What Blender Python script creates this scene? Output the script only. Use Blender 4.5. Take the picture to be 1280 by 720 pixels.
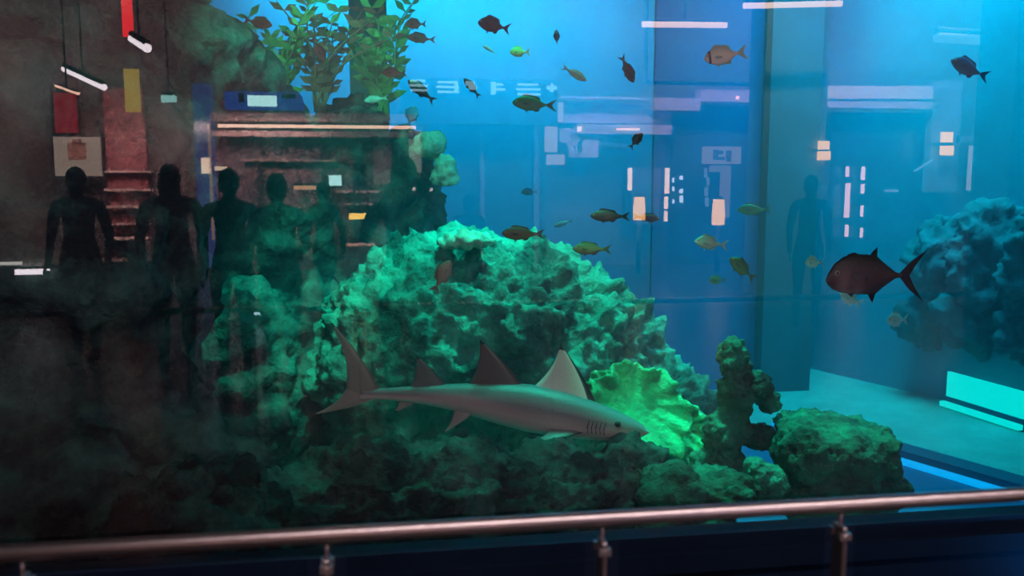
import bpy, bmesh, math, random
from mathutils import Vector, Matrix, noise, Euler

# ------------------------------------------------------------------ camera, world, lights, exposure
S = bpy.context.scene
COL = S.collection
for o in list(bpy.data.objects):
    bpy.data.objects.remove(o)

F = 1108.0
YAW, PITCH = math.radians(8.6), math.radians(7.0)
CAM = Vector((0.0, -2.6, 1.6))
cd = bpy.data.cameras.new('camera')
cam = bpy.data.objects.new('camera', cd)
COL.objects.link(cam)
cam.location = CAM
cam.rotation_euler = (math.pi / 2 - PITCH, 0, -YAW)
cd.sensor_width = 36.0
cd.lens = F / 1280.0 * 36.0
cd.clip_start = 0.05
cd.clip_end = 200
cd.dof.use_dof = True
cd.dof.focus_distance = 6.0
cd.dof.aperture_fstop = 3.6
S.camera = cam

S.view_settings.view_transform = 'Standard'
S.view_settings.look = 'None'
S.view_settings.gamma = 1.0
S.view_settings.exposure = 0.0
S.view_settings.use_curve_mapping = False

W = bpy.data.worlds.new('world')
S.world = W
W.use_nodes = True
W.node_tree.nodes['Background'].inputs['Color'].default_value = (0.004, 0.004, 0.006, 1)
W.node_tree.nodes['Background'].inputs['Strength'].default_value = 1.0

R3 = Euler((math.pi / 2 - PITCH, 0, -YAW)).to_matrix()
RIGHT, UP, FWD = R3 @ Vector((1, 0, 0)), R3 @ Vector((0, 1, 0)), R3 @ Vector((0, 0, -1))


def ray(px, py):
    return FWD + RIGHT * ((px - 640.0) / F) + UP * ((360.0 - py) / F)


def at(px, py, Y):
    """the point of the plane y = Y that the camera sees at a pixel"""
    d = ray(px, py)
    t = (Y - CAM.y) / d.y
    return CAM + d * t


def onz(px, py, Z):
    d = ray(px, py)
    t = (Z - CAM.z) / d.z
    return CAM + d * t


def ppm(Y):
    return F / (Y - CAM.y)


def mir(v):
    """the pane is the plane y = 0: what shows in it at v stands at its mirror image on the visitors' side"""
    return Vector((v.x, -v.y, v.z))


def area(name, loc, target, sx, sy, color, power, spread=180):
    l = bpy.data.lights.new(name, 'AREA')
    l.shape = 'RECTANGLE'
    l.size, l.size_y = sx, sy
    l.color = color
    l.energy = power
    l.spread = math.radians(spread)
    o = bpy.data.objects.new(name, l)
    COL.objects.link(o)
    o.location = loc
    o.rotation_euler = (Vector(target) - Vector(loc)).to_track_quat('-Z', 'Y').to_euler()
    return o


def spot(name, loc, target, color, power, deg=40, r=0.1, blend=0.6):
    l = bpy.data.lights.new(name, 'SPOT')
    l.color = color
    l.energy = power
    l.spot_size = math.radians(deg)
    l.spot_blend = blend
    l.shadow_soft_size = r
    o = bpy.data.objects.new(name, l)
    COL.objects.link(o)
    o.location = loc
    o.rotation_euler = (Vector(target) - Vector(loc)).to_track_quat('-Z', 'Y').to_euler()
    return o


GREEN = (0.0, 1.0, 0.60)
TEAL = (0.0, 0.85, 0.95)
BLUE = (0.0, 0.42, 1.0)
# lamps over the open water of the tank, and an added blue fill below
spot('tank_lamp_mound', (2.2, 4.6, 5.2), at(700, 430, 4.7), GREEN, 2000, 44, 0.4, 0.8)
spot('tank_lamp_crest', (1.0, 3.6, 5.2), at(560, 320, 5.0), (0.0, 1.0, 0.75), 1500, 26, 0.3, 0.8)
spot('tank_lamp_cliff', (0.2, 1.6, 5.2), at(375, 400, 5.0), GREEN, 3000, 26, 0.4, 0.9)
spot('tank_lamp_cliff_top', (0.6, 3.4, 5.2), at(560, 190, 6.0), (0.0, 1.0, 0.7), 700, 12, 0.3, 0.8)
spot('tank_lamp_plants', (-1.4, 4.0, 5.3), at(420, 60, 6.2), (0.1, 1.0, 0.6), 900, 34, 0.3, 0.9)
spot('tank_lamp_left', (-1.6, 1.4, 5.2), at(100, 420, 3.0), GREEN, 40, 40, 0.4, 0.9)
spot('tank_lamp_ledge', (0.9, 3.9, 5.2), at(600, 580, 2.7), GREEN, 700, 36, 0.4, 0.9)
area('tank_lamp_blue', (1.6, 9.4, 5.2), (2.2, 11.4, 1.8), 7.0, 1.0, (0.0, 0.58, 0.95), 430, 130)
area('tank_lamp_recess', (5.6, 4.6, 5.2), (5.6, 8.6, 1.0), 5.0, 1.2, (0.0, 0.38, 1.0), 120, 140)
area('tank_lamp_right', (5.2, 5.6, 5.3), (5.8, 6.2, -0.8), 2.4, 2.0, (0.0, 0.85, 0.9), 210, 100)
area('tank_lamp_side_wall', (8.4, 4.6, 5.3), (9.0, 7.6, 1.0), 2.4, 1.0, TEAL, 240, 140)
area('base_wall_blue_fill', (5.0, -0.35, 0.06), (5.0, 0.0, 0.4), 5.0, 0.06, (0.0, 0.30, 1.0), 40)  # added blue light that turns the front base wall navy, no real fitting
spot('tank_lamp_coral', (0.6, 1.2, 4.9), at(815, 520, 3.5), (0.0, 1.0, 0.45), 1150, 13)
spot('tank_lamp_boulder', (2.3, 4.3, 4.9), at(1000, 510, 2.9), (0.0, 1.0, 0.55), 2000, 30)

# lamps of the hall on the visitors' side, and an added pink fill
area('hall_lamp_shops', (-4.0, -11.2, 5.0), (-4.0, -13.6, 2.0), 7.0, 0.5, (1.0, 0.72, 0.66), 650)
area('hall_lamp_gallery', (6.0, -10.6, 5.0), (6.0, -13.6, 3.2), 9.0, 0.5, (0.95, 0.72, 1.0), 1300)
area('hall_lamp_railing', (1.0, -3.4, 4.2), (1.0, -1.2, 0.9), 6.0, 0.3, (1.0, 0.78, 0.80), 110)
spot('shark_pink_fill', (-0.6, -1.0, 4.6), at(640, 520, 3.2), (1.0, 0.52, 0.54), 1500, 17)  # added warm light to make the shark pinkish, not a known hall fitting
spot('hall_lamp_pillar', (5.2, -6.2, 6.0), (5.4, -9.3, 2.6), (0.9, 0.95, 0.8), 1300, 60)
area('hall_lamp_shop_inside', (-3.0, -12.4, 2.45), (-3.0, -13.5, 1.2), 4.0, 0.2, (1.0, 0.66, 0.62), 300)
area('hall_lamp_left_shelves', (-7.6, -12.2, 3.6), (-7.6, -13.5, 1.6), 3.0, 0.2, (1.0, 0.60, 0.58), 220)

# ------------------------------------------------------------------ helpers

def tag(o, label=None, cat=None, group=None, kind=None):
    if label: o['label'] = label
    if cat: o['category'] = cat
    if group: o['group'] = group
    if kind: o['kind'] = kind
    return o


def empty(name, loc, label=None, cat=None, group=None):
    o = bpy.data.objects.new(name, None)
    o.empty_display_size = 0.1
    COL.objects.link(o)
    o.location = loc
    return tag(o, label, cat, group)


def link(name, me, mats, parent=None, smooth=False):
    if not isinstance(mats, (list, tuple)):
        mats = [mats]
    if not me.materials:
        for m in mats:
            me.materials.append(m)
    if smooth:
        me.polygons.foreach_set('use_smooth', [True] * len(me.polygons))
    o = bpy.data.objects.new(name, me)
    COL.objects.link(o)
    if parent is not None:
        o.parent = parent
        o.location = -parent.location if parent.type == 'EMPTY' else (0, 0, 0)
    return o


def tomesh(bm, name='m'):
    me = bpy.data.meshes.new(name)
    bm.normal_update()
    bm.to_mesh(me)
    bm.free()
    return me


def box(bm, lo, hi, mi=0):
    lo, hi = Vector(lo), Vector(hi)
    a = Vector([min(lo[i], hi[i]) for i in range(3)])
    b = Vector([max(lo[i], hi[i]) for i in range(3)])
    vs = [bm.verts.new((x, y, z)) for x in (a.x, b.x) for y in (a.y, b.y) for z in (a.z, b.z)]
    for f in ((0, 1, 3, 2), (4, 6, 7, 5), (0, 4, 5, 1), (2, 3, 7, 6), (0, 2, 6, 4), (1, 5, 7, 3)):
        fc = bm.faces.new([vs[i] for i in f])
        fc.material_index = mi
    return vs


def boxo(name, lo, hi, m, parent=None, bevel=0.0):
    bm = bmesh.new()
    box(bm, lo, hi)
    if bevel:
        bmesh.ops.bevel(bm, geom=bm.edges[:], offset=bevel, segments=2, affect='EDGES')
    return link(name, tomesh(bm, name), m, parent)


def prism(bm, pts, z0, z1):
    """upright prism over a floor outline"""
    lo = [bm.verts.new((p[0], p[1], z0)) for p in pts]
    hi = [bm.verts.new((p[0], p[1], z1)) for p in pts]
    bm.faces.new(lo[::-1]); bm.faces.new(hi)
    n = len(pts)
    for i in range(n):
        bm.faces.new((lo[i], lo[(i + 1) % n], hi[(i + 1) % n], hi[i]))


def frame_of(d):
    d = d.normalized()
    u = d.cross(Vector((0, 0, 1)))
    if u.length < 1e-3:
        u = Vector((1, 0, 0))
    u.normalize()
    return u, d.cross(u).normalized()


def tube(bm, pts, radii, seg=12, caps=True, mi=0):
    pts = [Vector(p) for p in pts]
    if not isinstance(radii, (list, tuple)):
        radii = [radii] * len(pts)
    rings = []
    for i, p in enumerate(pts):
        d = pts[min(i + 1, len(pts) - 1)] - pts[max(i - 1, 0)]
        u, v = frame_of(d)
        rings.append([bm.verts.new(p + (u * math.cos(a) + v * math.sin(a)) * radii[i]) for a in [2 * math.pi * k / seg for k in range(seg)]])
    for a, b in zip(rings, rings[1:]):
        for k in range(seg):
            f = bm.faces.new((a[k], a[(k + 1) % seg], b[(k + 1) % seg], b[k]))
            f.material_index = mi
            f.smooth = True
    if caps:
        bm.faces.new(rings[0][::-1]).material_index = mi
        bm.faces.new(rings[-1]).material_index = mi


def ball(bm, c, r, sub=2, mi=0):
    if not isinstance(r, (list, tuple, Vector)):
        r = (r, r, r)
    res = bmesh.ops.create_icosphere(bm, subdivisions=sub, radius=1.0)
    for v in res['verts']:
        v.co = Vector((v.co.x * r[0] + c[0], v.co.y * r[1] + c[1], v.co.z * r[2] + c[2]))
    for v in res['verts']:
        for f in v.link_faces:
            f.material_index = mi
            f.smooth = True
    return res['verts']


# ------------------------------------------------------------------ materials
MATS = {}


def mat(name, color, rough=0.6, metal=0.0, emit=None, estr=0.0, var=0.0, vscale=6.0, bump=0.0, bscale=20.0, color2=None, spec=0.5, lo=0.35, hi=0.65):
    if name in MATS:
        return MATS[name]
    m = bpy.data.materials.new(name)
    m.use_nodes = True
    nt = m.node_tree
    b = nt.nodes['Principled BSDF']
    b.inputs['Base Color'].default_value = (*color, 1)
    b.inputs['Roughness'].default_value = rough
    b.inputs['Metallic'].default_value = metal
    b.inputs['Specular IOR Level'].default_value = spec
    if emit:
        b.inputs['Emission Color'].default_value = (*emit, 1)
        b.inputs['Emission Strength'].default_value = estr
    if var or color2 or bump:
        tc = nt.nodes.new('ShaderNodeTexCoord')
    if var or color2:
        n = nt.nodes.new('ShaderNodeTexNoise')
        n.inputs['Scale'].default_value = vscale
        n.inputs['Detail'].default_value = 6
        n.inputs['Roughness'].default_value = 0.65
        nt.links.new(tc.outputs['Object'], n.inputs['Vector'])
        r = nt.nodes.new('ShaderNodeValToRGB')
        c2 = color2 if color2 else tuple(c * (1 - var) for c in color)
        r.color_ramp.elements[0].position = lo
        r.color_ramp.elements[1].position = hi
        r.color_ramp.elements[0].color = (*c2, 1)
        r.color_ramp.elements[1].color = (*color, 1)
        nt.links.new(n.outputs['Fac'], r.inputs['Fac'])
        nt.links.new(r.outputs['Color'], b.inputs['Base Color'])
    if bump:
        n2 = nt.nodes.new('ShaderNodeTexNoise')
        n2.inputs['Scale'].default_value = bscale
        n2.inputs['Detail'].default_value = 8
        nt.links.new(tc.outputs['Object'], n2.inputs['Vector'])
        bp = nt.nodes.new('ShaderNodeBump')
        bp.inputs['Strength'].default_value = bump
        bp.inputs['Distance'].default_value = 0.05
        nt.links.new(n2.outputs['Fac'], bp.inputs['Height'])
        nt.links.new(bp.outputs['Normal'], b.inputs['Normal'])
    MATS[name] = m
    return m


def vmat(name, rough=0.5, spec=0.4, bump=0.0, bscale=30):
    """base colour from the mesh's own paint attribute (markings of an animal)"""
    m = mat(name, (0.5, 0.5, 0.5), rough, spec=spec, bump=bump, bscale=bscale)
    nt = m.node_tree
    a = nt.nodes.new('ShaderNodeAttribute')
    a.attribute_name = 'paint'
    nt.links.new(a.outputs['Color'], nt.nodes['Principled BSDF'].inputs['Base Color'])
    return m


def glow(name, color, strength):
    return mat(name, (0.02, 0.02, 0.02), 0.4, emit=color, estr=strength)


def pane_material():
    m = bpy.data.materials.new('acrylic')
    m.use_nodes = True
    nt = m.node_tree
    nt.nodes.clear()
    out = nt.nodes.new('ShaderNodeOutputMaterial')
    mix = nt.nodes.new('ShaderNodeMixShader')
    tr = nt.nodes.new('ShaderNodeBsdfTransparent')
    tr.inputs['Color'].default_value = (0.97, 0.99, 1.0, 1)
    gl = nt.nodes.new('ShaderNodeBsdfGlossy')
    gl.inputs['Roughness'].default_value = 0.0
    fr = nt.nodes.new('ShaderNodeFresnel')
    fr.inputs['IOR'].default_value = 1.49
    mu = nt.nodes.new('ShaderNodeMath')
    mu.operation = 'MULTIPLY'
    mu.inputs[1].default_value = 1.9      # both faces of the sheet
    nt.links.new(fr.outputs[0], mu.inputs[0])
    nt.links.new(mu.outputs[0], mix.inputs[0])
    nt.links.new(tr.outputs[0], mix.inputs[1])
    nt.links.new(gl.outputs[0], mix.inputs[2])
    nt.links.new(mix.outputs[0], out.inputs['Surface'])
    return m


def clear_material(tint=(0.98, 0.99, 1.0)):
    m = bpy.data.materials.new('clear_acrylic_edge')
    m.use_nodes = True
    nt = m.node_tree
    nt.nodes.clear()
    out = nt.nodes.new('ShaderNodeOutputMaterial')
    tr = nt.nodes.new('ShaderNodeBsdfTransparent')
    tr.inputs['Color'].default_value = (*tint, 1)
    nt.links.new(tr.outputs[0], out.inputs['Surface'])
    return m


PANE = pane_material()
CLEAR = clear_material()

# ------------------------------------------------------------------ the tank
ZF = -0.8          # tank floor
SILL = at(950, 642, 0).z
TOP = 5.6

# front acrylic: one large sheet in its wall opening
bm = bmesh.new()
box(bm, (-9, 0.0, SILL - 0.05), (12.5, 0.05, TOP), 1)
bm.faces.ensure_lookup_table()
for f in bm.faces:
    if abs(f.calc_center_median().y) < 1e-6:
        f.material_index = 0
me = tomesh(bm)
p = link('window_1', me, [PANE, CLEAR])
tag(p, 'tall clear acrylic viewing pane of the aquarium', None, None, 'structure')

paint_dark = mat('dark_lacquer', (0.008, 0.018, 0.045), 0.5, spec=0.2, var=0.3, vscale=3)
bm = bmesh.new()
box(bm, (-9, -0.02, 0.0), (12.5, 0.06, SILL - 0.05))
box(bm, (-9, 0.0, ZF), (12.5, 0.06, 0.02))
box(bm, (-9, -0.05, SILL - 0.16), (12.5, 0.0, SILL - 0.10))
o = link('wall_front', tomesh(bm), paint_dark)
tag(o, 'dark glossy base wall under the aquarium pane', None, None, 'structure')

sand = mat('tank_sand', (0.16, 0.45, 0.42), 0.9, var=0.25, vscale=3, bump=0.4, bscale=40)
o = boxo('floor_tank', (-9, 0.07, ZF - 0.15), (16, 18, ZF), sand)
tag(o, 'pale sand floor of the aquarium', None, None, 'structure')

blue_a = mat('tank_blue_lit', (0.07, 0.42, 0.55), 0.8, var=0.12, vscale=0.6)  # brighter copy of the tank blue, the lit wall's light put into the colour
blue_b = mat('tank_blue_unlit', (0.0, 0.16, 0.45), 0.8, var=0.2, vscale=0.5)  # darker copy for the unlit recess, its shade put into the colour
blue_c = mat('tank_teal_paint', (0.0, 0.34, 0.50), 0.8, var=0.3, vscale=0.5)
YB = 11.0
xe = at(815, 200, YB).x
o = boxo('wall_back', (-9, YB, ZF), (xe, YB + 0.3, TOP), blue_a)
tag(o, 'bright blue rear wall of the aquarium', None, None, 'structure')
o = boxo('wall_rear', (xe - 1.0, 15.0, ZF), (16, 15.3, TOP), blue_b)
tag(o, 'deep blue far wall of the aquarium', None, None, 'structure')
bl_, br_, bl2, br2 = at(815, 300, 6.9), at(1012, 300, 6.9), at(815, 300, 11.0), at(1005, 300, 11.0)
bm = bmesh.new()
prism(bm, [(bl_.x, 6.9), (br_.x, 6.9), (br2.x, 11.0), (bl2.x, 11.0)], ZF, TOP)
o = link('wall_block', tomesh(bm), blue_b)
tag(o, 'deep blue wall block between the bright rear wall and the side pool', None, None, 'structure')
c1, c2 = at(952, 300, 6.8), at(1014, 300, 6.8)
o = boxo('column_corner', (c1.x, 6.7, ZF), (c2.x, 6.9, TOP), mat('column_blue_green', (0.0, 0.13, 0.22), 0.8, var=0.3, vscale=2))
tag(o, 'blue green corner column of the deep blue wall block', None, None, 'structure')
Q1, Q2 = onz(1010, 460, ZF), onz(1180, 500, ZF)
dq = (Q2 - Q1).normalized()
Q0 = Q1 - dq * 0.0
Q3 = Q1 + dq * 9
nq = Vector((-dq.y, dq.x, 0))
bm = bmesh.new()
prism(bm, [Q0, Q3, Q3 + nq * 0.25, Q0 + nq * 0.25], ZF, TOP)
o = link('wall_right', tomesh(bm), blue_c)
tag(o, 'teal painted side wall of the aquarium', None, None, 'structure')

# water
wm = bpy.data.materials.new('tank_water')
wm.use_nodes = True
nt = wm.node_tree
nt.nodes.clear()
out = nt.nodes.new('ShaderNodeOutputMaterial')
vol = nt.nodes.new('ShaderNodeVolumePrincipled')
vol.inputs['Color'].default_value = (0.02, 0.62, 0.95, 1)
vol.inputs['Density'].default_value = 0.045
vol.inputs['Anisotropy'].default_value = 0.2
nt.links.new(vol.outputs[0], out.inputs['Volume'])
o = boxo('water', (-8.8, 0.08, ZF + 0.001), (15, 14.9, 5.3), wm)
tag(o, 'clear blue water filling the aquarium', None, None, 'structure')

# low kerb with a blue light strip, along the side pool
A, B = onz(1108, 572, ZF), onz(1262, 618, ZF)
dk = (B - A).normalized()
nk = Vector((-dk.y, dk.x, 0))
if nk.y < 0: nk = -nk
A2, B2 = A - dk * 1.2, B + dk * 1.6
kroot = empty('pool_kerb', A2, 'low dark blue kerb with a glowing blue strip on the sand, right of the boulder', 'kerb')
bm = bmesh.new()
prism(bm, [A2, B2, B2 + nk * 0.22, A2 + nk * 0.22], ZF, ZF + 0.10)
link('kerb_body', tomesh(bm), mat('kerb_blue', (0.01, 0.07, 0.16), 0.5), kroot)
bm = bmesh.new()
prism(bm, [A2 - nk * 0.10, B2 - nk * 0.10, B2 - nk * 0.0, A2 - nk * 0.0], ZF, ZF + 0.04)
link('light_strip', tomesh(bm), glow('strip_blue', (0.0, 0.42, 0.95), 1.1), kroot)

bm = bmesh.new()
prism(bm, [A2 - nk * 2.2, B2 - nk * 2.2, B2 - nk * 0.10, A2 - nk * 0.10], ZF, ZF + 0.012)
o = link('floor_tiles', tomesh(bm), mat('tile_blue', (0.01, 0.10, 0.30), 0.6, var=0.2, vscale=4))
tag(o, 'deep blue floor tiles between the kerb and the boulder', None, None, 'structure')

# brightly lit niche by the side wall, its light added as a self-glowing panel
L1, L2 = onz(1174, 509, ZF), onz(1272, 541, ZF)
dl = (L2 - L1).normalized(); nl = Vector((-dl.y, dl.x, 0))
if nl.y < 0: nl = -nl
lroot = empty('lit_niche_glow', L1, 'bright cyan lit niche made as a glowing panel, low by the side wall beyond the kerb', 'light')
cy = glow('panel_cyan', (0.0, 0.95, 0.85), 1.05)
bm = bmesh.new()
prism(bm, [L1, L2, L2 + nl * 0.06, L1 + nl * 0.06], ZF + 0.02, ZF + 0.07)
link('glow_sliver', tomesh(bm), cy, lroot)
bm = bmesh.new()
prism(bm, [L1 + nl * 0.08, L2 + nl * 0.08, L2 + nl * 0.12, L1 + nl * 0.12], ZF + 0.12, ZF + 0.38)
link('diffuser', tomesh(bm), cy, lroot)  # glowing face in place of the niche's lit surface
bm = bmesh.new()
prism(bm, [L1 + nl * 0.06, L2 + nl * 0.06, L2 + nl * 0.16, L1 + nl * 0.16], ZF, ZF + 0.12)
link('panel_base', tomesh(bm), mat('kerb_blue', (0, 0, 0)), lroot)

# ------------------------------------------------------------------ rocks
rock_a = mat('reef_rock', (0.10, 0.42, 0.34), 0.9, color2=(0.04, 0.07, 0.07), vscale=2.6, bump=1.0, bscale=16, spec=0.2, lo=0.38, hi=0.62)
rock_b = mat('dark_rock', (0.13, 0.24, 0.21), 0.9, color2=(0.035, 0.022, 0.028), vscale=2.2, bump=1.0, bscale=14, spec=0.2, lo=0.44, hi=0.68)
rock_c = mat('mossy_rock', (0.05, 0.30, 0.22), 0.9, color2=(0.06, 0.03, 0.04), vscale=4.0, bump=1.0, bscale=18, spec=0.2)


def blob_mesh(blobs, voxel):
    bm = bmesh.new()
    for (c, r) in blobs:
        ball(bm, c, r, 3)
    me = tomesh(bm)
    ob = bpy.data.objects.new('tmp', me)
    COL.objects.link(ob)
    md = ob.modifiers.new('r', 'REMESH')
    md.mode = 'VOXEL'
    md.voxel_size = voxel
    dg = bpy.context.evaluated_depsgraph_get()
    dg.update()
    me2 = bpy.data.meshes.new_from_object(ob.evaluated_get(dg))
    bpy.data.objects.remove(ob)
    bpy.data.meshes.remove(me)
    return me2


def roughen(me, amp, freq, seed, fine=0.35):
    """crags: each point moves along its normal by layered noise of real size"""
    off = Vector((seed * 7.31, seed * 3.17, seed * 1.73))
    norms = [v.normal.copy() for v in me.vertices]
    for v, n in zip(me.vertices, norms):
        q = v.co * freq + off
        d = noise.multi_fractal(q, 1.0, 2.1, 5) - 0.9
        w = noise.voronoi(q * 1.7)[0]
        cre = min(1.0, (w[1] - w[0]) * 2.5) - 0.6
        f = noise.noise(q * 7.0) * fine + noise.noise(q * 15.0) * fine * 0.5
        v.co += n * amp * (d * 0.9 + cre * 0.5 + f)
    me.update()


def rock(name, label, blobs, m, voxel=0.05, amp=0.08, freq=2.2, seed=1, cat='rock', group=None, fine=0.35):
    """blobs: (px, py, Y, half width px, half height px, half depth m)"""
    bl = []
    for (px, py, Y, wx, wz, ry) in blobs:
        k = ppm(Y)
        bl.append((at(px, py, Y), (wx / k, ry, wz / k)))
    me = blob_mesh(bl, voxel)
    roughen(me, amp, freq, seed, fine)
    me.polygons.foreach_set('use_smooth', [True] * len(me.polygons))
    o = link(name, me, m)
    return tag(o, label, cat, group)


rock('reef_mound', 'large craggy green reef mound in the middle, behind the shark',
     [(600, 420, 4.9, 170, 115, 0.9), (690, 470, 4.8, 160, 120, 0.8), (790, 530, 4.7, 105, 110, 0.7), (520, 470, 4.8, 130, 160, 0.9),
      (655, 360, 5.0, 85, 55, 0.6), (560, 330, 5.0, 80, 45, 0.5), (730, 390, 5.0, 45, 50, 0.5)],
     rock_a, voxel=0.035, amp=0.17, freq=1.9, seed=3, fine=0.5)
rock('reef_cliff', 'tall dark reef cliff with a broken top on the left, behind the reef mound',
     [(430, 330, 6.6, 110, 190, 0.9), (330, 340, 6.4, 140, 215, 0.9), (500, 260, 6.8, 55, 100, 0.6), (400, 470, 5.4, 140, 130, 0.8), (250, 300, 6.0, 90, 200, 0.8),
      (300, 480, 5.0, 130, 140, 0.7)],
     rock_b, voxel=0.05, amp=0.22, freq=1.4, seed=5)
rock('rock_overhang', 'dark rock pillar with an overhanging top, at the far left of the pane',
     [(60, 350, 3.4, 190, 420, 0.8), (150, 60, 3.9, 130, 75, 0.7), (240, 95, 4.3, 85, 32, 0.5), (40, 40, 3.6, 160, 90, 0.8), (60, 620, 3.0, 240, 120, 0.7)],
     rock_b, voxel=0.06, amp=0.2, freq=1.3, seed=8)
rock('foreground_ledge', 'long low dark rock ledge in front of the shark, just inside the pane',
     [(460, 640, 2.6, 120, 85, 0.5), (560, 620, 2.7, 110, 75, 0.5), (690, 630, 2.7, 120, 75, 0.5), (772, 606, 2.85, 68, 52, 0.36), (380, 650, 2.5, 90, 70, 0.5), (260, 650, 2.3, 130, 70, 0.5)],
     rock_b, voxel=0.03, amp=0.11, freq=2.6, seed=11, fine=0.45)
rock('rock_slab', 'low dark flat-topped slab in front of the green coral and rock spire',
     [(840, 615, 2.3, 48, 36, 0.28), (900, 612, 2.3, 45, 32, 0.28), (860, 660, 2.2, 70, 40, 0.3)],
     rock_c, voxel=0.018, amp=0.04, freq=4.5, seed=14)
rock('rock_spire', 'upright mossy rock spire with a side branch, between the green coral and the boulder',
     [(917, 450, 3.0, 20, 28, 0.14), (922, 500, 3.0, 22, 45, 0.14), (905, 545, 3.0, 27, 40, 0.18), (943, 480, 3.0, 22, 18, 0.12), (960, 505, 3.0, 14, 16, 0.1), (925, 460, 3.0, 18, 18, 0.12),
      (948, 545, 2.95, 26, 16, 0.16), (900, 590, 3.0, 40, 40, 0.2)],
     rock_c, voxel=0.014, amp=0.045, freq=6.0, seed=17)
rock('boulder', 'big squarish boulder with a green mossy top, beside the glowing kerb',
     [(1045, 568, 2.6, 60, 44, 0.34), (1000, 572, 2.6, 32, 46, 0.3), (1090, 572, 2.6, 20, 40, 0.26), (1040, 625, 2.5, 74, 56, 0.36), (1010, 538, 2.75, 40, 15, 0.4), (1080, 542, 2.75, 28, 14, 0.38), (1045, 536, 2.8, 50, 12, 0.42)],
     rock_c, voxel=0.018, amp=0.05, freq=4.0, seed=19)
rock('small_rock', 'small weedy rock at the foot of the boulder, next to the glowing kerb',
     [(1115, 610, 2.6, 22, 20, 0.14), (1100, 625, 2.6, 26, 20, 0.16)], rock_c, voxel=0.014, amp=0.03, freq=7, seed=23)
rock('pale_rock', 'pale green rock lump tucked between the slab and the boulder',
     [(960, 610, 2.5, 26, 30, 0.16), (945, 590, 2.5, 16, 20, 0.12)], rock_a, voxel=0.014, amp=0.03, freq=6, seed=29)
def wally(px):
    """how far back the side wall stands along a line of sight, seen from above"""
    d = ray(px, 350)
    n = Vector((-dq.y, dq.x))
    t = n.dot(Vector((Q1.x - CAM.x, Q1.y - CAM.y))) / n.dot(Vector((d.x, d.y)))
    return CAM.y + d.y * t


rock('distant_reef', 'hazy teal rock bank spreading over the side wall, behind the dark trevally',
     [(px_, py_, wally(px_) - 0.1, w_, h_, 0.22) for px_, py_, w_, h_ in ((1180, 330, 50, 70), (1240, 320, 60, 78), (1300, 330, 60, 85), (1160, 400, 40, 45), (1220, 400, 60, 45), (1290, 420, 60, 50))],
     mat('hazed_rock', (0.01, 0.17, 0.22), 0.9, var=0.35, vscale=2.5, bump=0.6, bscale=10), voxel=0.05, amp=0.13, freq=2.2, seed=31, fine=0.6)  # water haze put into the rock's dull, low-contrast teal

# ------------------------------------------------------------------ coral plate
def coral_plate():
    c = at(812, 520, 3.5)
    k = ppm(3.5)
    root = empty('leaf_coral', c, 'bright green ruffled leaf coral just past the shark\'s snout', 'coral')
    m = mat('green_coral', (0.03, 0.55, 0.28), 0.7, color2=(0.02, 0.22, 0.11), vscale=6, bump=0.6, bscale=30)
    lobes = [  # (px,py centre, half w, half h, tilt, cup, phase)
        (796, 508, 68, 54, -0.25, 0.14, 0.3),
        (845, 535, 42, 32, 0.35, 0.10, 1.7),
        (760, 490, 34, 26, -0.5, 0.06, 2.6),
    ]
    for i, (px, py, w, h, tl, cup, ph) in enumerate(lobes):
        bm = bmesh.new()
        cc = at(px, py, 3.45 + 0.06 * i)
        NR, NA = 10, 64
        rings = []
        for r in range(NR + 1):
            t = r / NR
            ring = []
            for a in range(NA):
                an = 2 * math.pi * a / NA
                ruf = 1 + 0.07 * math.sin(an * 7 + ph) * t + 0.05 * math.sin(an * 23 + ph * 3) * t * t
                x = math.cos(an) * w / k * t * ruf
                z = math.sin(an) * h / k * t * ruf
                y = -cup * (t ** 2) + 0.05 * math.sin(an * 12 + ph * 2) * t ** 2.5 + z * 0.75
                xr = x * math.cos(tl) - z * math.sin(tl)
                zr = x * math.sin(tl) + z * math.cos(tl)
                ring.append(bm.verts.new((cc.x + xr, cc.y + y, cc.z + zr)))
                if r == 0:
                    break
            rings.append(ring)
        for a in range(NA):
            bm.faces.new((rings[0][0], rings[1][a], rings[1][(a + 1) % NA]))
        for r in range(1, NR):
            for a in range(NA):
                bm.faces.new((rings[r][a], rings[r + 1][a], rings[r + 1][(a + 1) % NA], rings[r][(a + 1) % NA]))
        me = tomesh(bm)
        o = link('coral_leaf', me, m, root, True)
        sd = o.modifiers.new('s', 'SOLIDIFY'); sd.thickness = 0.02
    bm = bmesh.new()
    tube(bm, [at(800, 600, 3.6), at(805, 560, 3.58), at(810, 530, 3.55)], [0.14, 0.09, 0.07], 14)
    me = tomesh(bm)
    link('coral_stalk', me, m, root, True)


coral_plate()

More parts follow.
